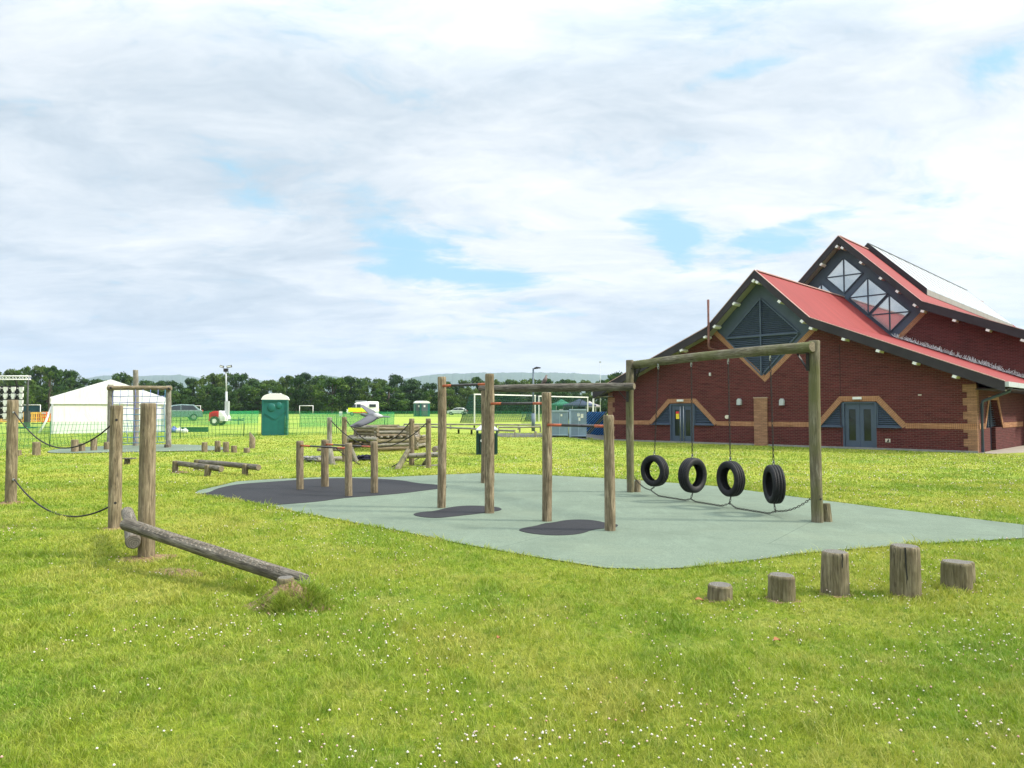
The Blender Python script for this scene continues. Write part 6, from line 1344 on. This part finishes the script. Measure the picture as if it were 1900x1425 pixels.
tx_, ty_ = zip(*TOP); fx_, fy_ = zip(*FRT)
LM = [(-500, 90, 'behind the video wall and truss'), (90, 310, 'behind the white marquee'), (310, 400, 'above the estate car left of the light tower'), (400, 470, 'behind the light tower mast'), (470, 545, 'behind the near green toilet cabin'), (545, 640, 'behind the right small goal'), (640, 720, 'behind the ambulance'), (720, 810, 'behind the far pair of toilet cabins'), (810, 1000, 'behind the left large goal and lamp post'), (1000, 1450, 'behind the gazebos and the building corner')]
def lmk(px): return next(l for a, b_, l in LM if a <= px < b_)
rt = random.Random(5)
px = -330
while px < 1290:
    Y = 232+rt.uniform(-8, 10); top = np.interp(px, tx_, ty_); x = P(px, 700, Y).x; h_ = P(px, top, Y).z-1.1; l = lmk(px)
    pr = protos[rt.randrange(5)]; tree(pr, x, Y, h_*rt.uniform(1.0, 1.13), rt.uniform(8.0, 11.0), 'taller dark tree '+l, 'back row trees '+l); px += rt.uniform(24, 34)
px = -320
while px < 1290:
    Y = 197+rt.uniform(-5, 6); top = np.interp(px, fx_, fy_)+rt.uniform(-3, 5); x = P(px, 700, Y).x; h_ = P(px, top, Y).z-1.1; l = lmk(px)
    tree(protos[rt.randrange(5)], x, Y, h_*rt.uniform(.95, 1.2), rt.uniform(7.5, 12.5), 'spreading tree '+l, 'front row trees '+l); px += rt.uniform(30, 42)
tree(slim[1], P(92, 700, 190).x, 190, P(92, 670, 190).z-1, 7.0, 'tall loose-crowned tree rising highest at the left of the tree line', None, 'loose_tree', 6.); tree(slim[0], P(52, 700, 185).x, 185, P(52, 671, 185).z-1, 4.5, 'pale pointed tree at the left above the truss', None, 'pointed_tree', 5.5); tree(slim[0], P(34, 700, 186).x, 186, P(34, 679, 186).z-1, 4.0, 'lower pale pointed tree left of the taller pointed one', None, 'pointed_tree', 5.5)
tree(slim[1], P(1137, 700, 150).x, 150, P(1137, 687.5, 150).z-1, 5.0, 'small wispy tree at the left end of the building roof', None, 'loose_tree', 6.); tree(protos[2], P(1044, 700, 150).x, 150, P(1044, 724, 150).z-1, 7.0, 'rounded yellow-green tree over the second goal', None)
# extra undergrowth filling the foot of the tree line, shade painted into its leaves
rs = np.random.RandomState(77); n = 66000; X = (rs.rand(n))*300-220; Yy = 193+rs.rand(n)*40; Z = T(X, Yy)+rs.rand(n)**1.2*3.6
e1 = rs.normal(size=(n, 3)); e1 /= np.linalg.norm(e1, axis=1)[:, None]; e2 = np.cross(e1, rs.normal(size=(n, 3))); e2 /= np.linalg.norm(e2, axis=1)[:, None]; pos = np.stack([X, Yy, Z], 1); s = .7
V = np.stack([pos-e1*s*.5, pos+e2*s*.35, pos+e1*s*.5, pos-e2*s*.35], 1); me = D.meshes.new('undergrowth'); me.vertices.add(n*4); me.vertices.foreach_set('co', V.reshape(-1)); me.loops.add(n*4); me.loops.foreach_set('vertex_index', np.arange(n*4, dtype=np.int32)); me.polygons.add(n); me.polygons.foreach_set('loop_start', (np.arange(n)*4).astype(np.int32)); me.update(calc_edges=True)
at = me.color_attributes.new('lf', 'FLOAT_COLOR', 'POINT'); c = np.ones((n, 4, 4)); c[:, :, 0] = (rs.rand(n)*.4)[:, None]; at.data.foreach_set('color', c.reshape(-1)); me.materials.append(LEAF); tag(link('undergrowth', me), 'undergrowth darkened for shade below the far tree line', 'undergrowth', kind='stuff')

# ------------------------------------------------------------------ distant wooded hills
HP = [(-700, 706), (-300, 704), (150, 706), (190, 697), (240, 699), (330, 696), (370, 702), (480, 706), (560, 706), (600, 696), (625, 699), (650, 707), (720, 708), (770, 700), (800, 696.5), (840, 694), (900, 692.5), (960, 691.5), (1010, 692), (1060, 693), (1110, 696), (1180, 697), (1500, 700), (2400, 706)]
def hill_fn(t, b, m):
    pos = t.n('ShaderNodeNewGeometry').outputs['Position']; n = t.noise(pos, .02, 6, .7); lk(t, t.ramp(n, [(.35, (.035, .065, .03)), (.6, (.07, .11, .045))]), b.inputs['Base Color'])
HM = mat('wooded_hillside', rough=.95, fn=hill_fn, spec=0.05)
hx, hyv = zip(*HP); Yh = 6000.; cols_ = np.linspace(-700, 2400, 900); rows = 12; V = []
rs = np.random.RandomState(3)
for i, pxv in enumerate(cols_):
    zt = P(pxv, float(np.interp(pxv, hx, hyv)), Yh).z; x = P(pxv, 700, Yh).x; bmp = 9*vnoise(np.array([i*.33]), np.array([.5]), 1., 4)[0]+5*rs.rand()
    for j in range(rows):
        t = j/(rows-1); V.append((x*(1-.25*(1-t)), Yh*(1-.25*(1-t)), 1.2+(zt+bmp-8)*math.sin(t*PI/2)**1.2))
    V.append((x*1.1, Yh*1.1, 0))
k = rows+1; me = D.meshes.new('hills'); me.from_pydata(V, [], [(i*k+j, (i+1)*k+j, (i+1)*k+j+1, i*k+j+1) for i in range(len(cols_)-1) for j in range(k-1)]); me.materials.append(HM); tag(link('hills', me), kind='structure')

# ------------------------------------------------------------------ haze over the whole place
hz_m = D.materials.new('haze_air'); hz_m.use_nodes = True; t = NT(hz_m.node_tree); hz_m.node_tree.nodes.clear()
pv = t.n('ShaderNodeVolumePrincipled', {'Color': (.66, .80, 1, 1), 'Density': .00011, 'Anisotropy': .2}); ou = t.n('ShaderNodeOutputMaterial'); t.nt.links.new(pv.outputs[0], ou.inputs['Volume'])
b = MB(); b.box((0, 3400, 299), (30000, 7400, 602)); o = b.build('haze', hz_m); tag(o, 'thin pale air over the field', 'haze', kind='stuff')
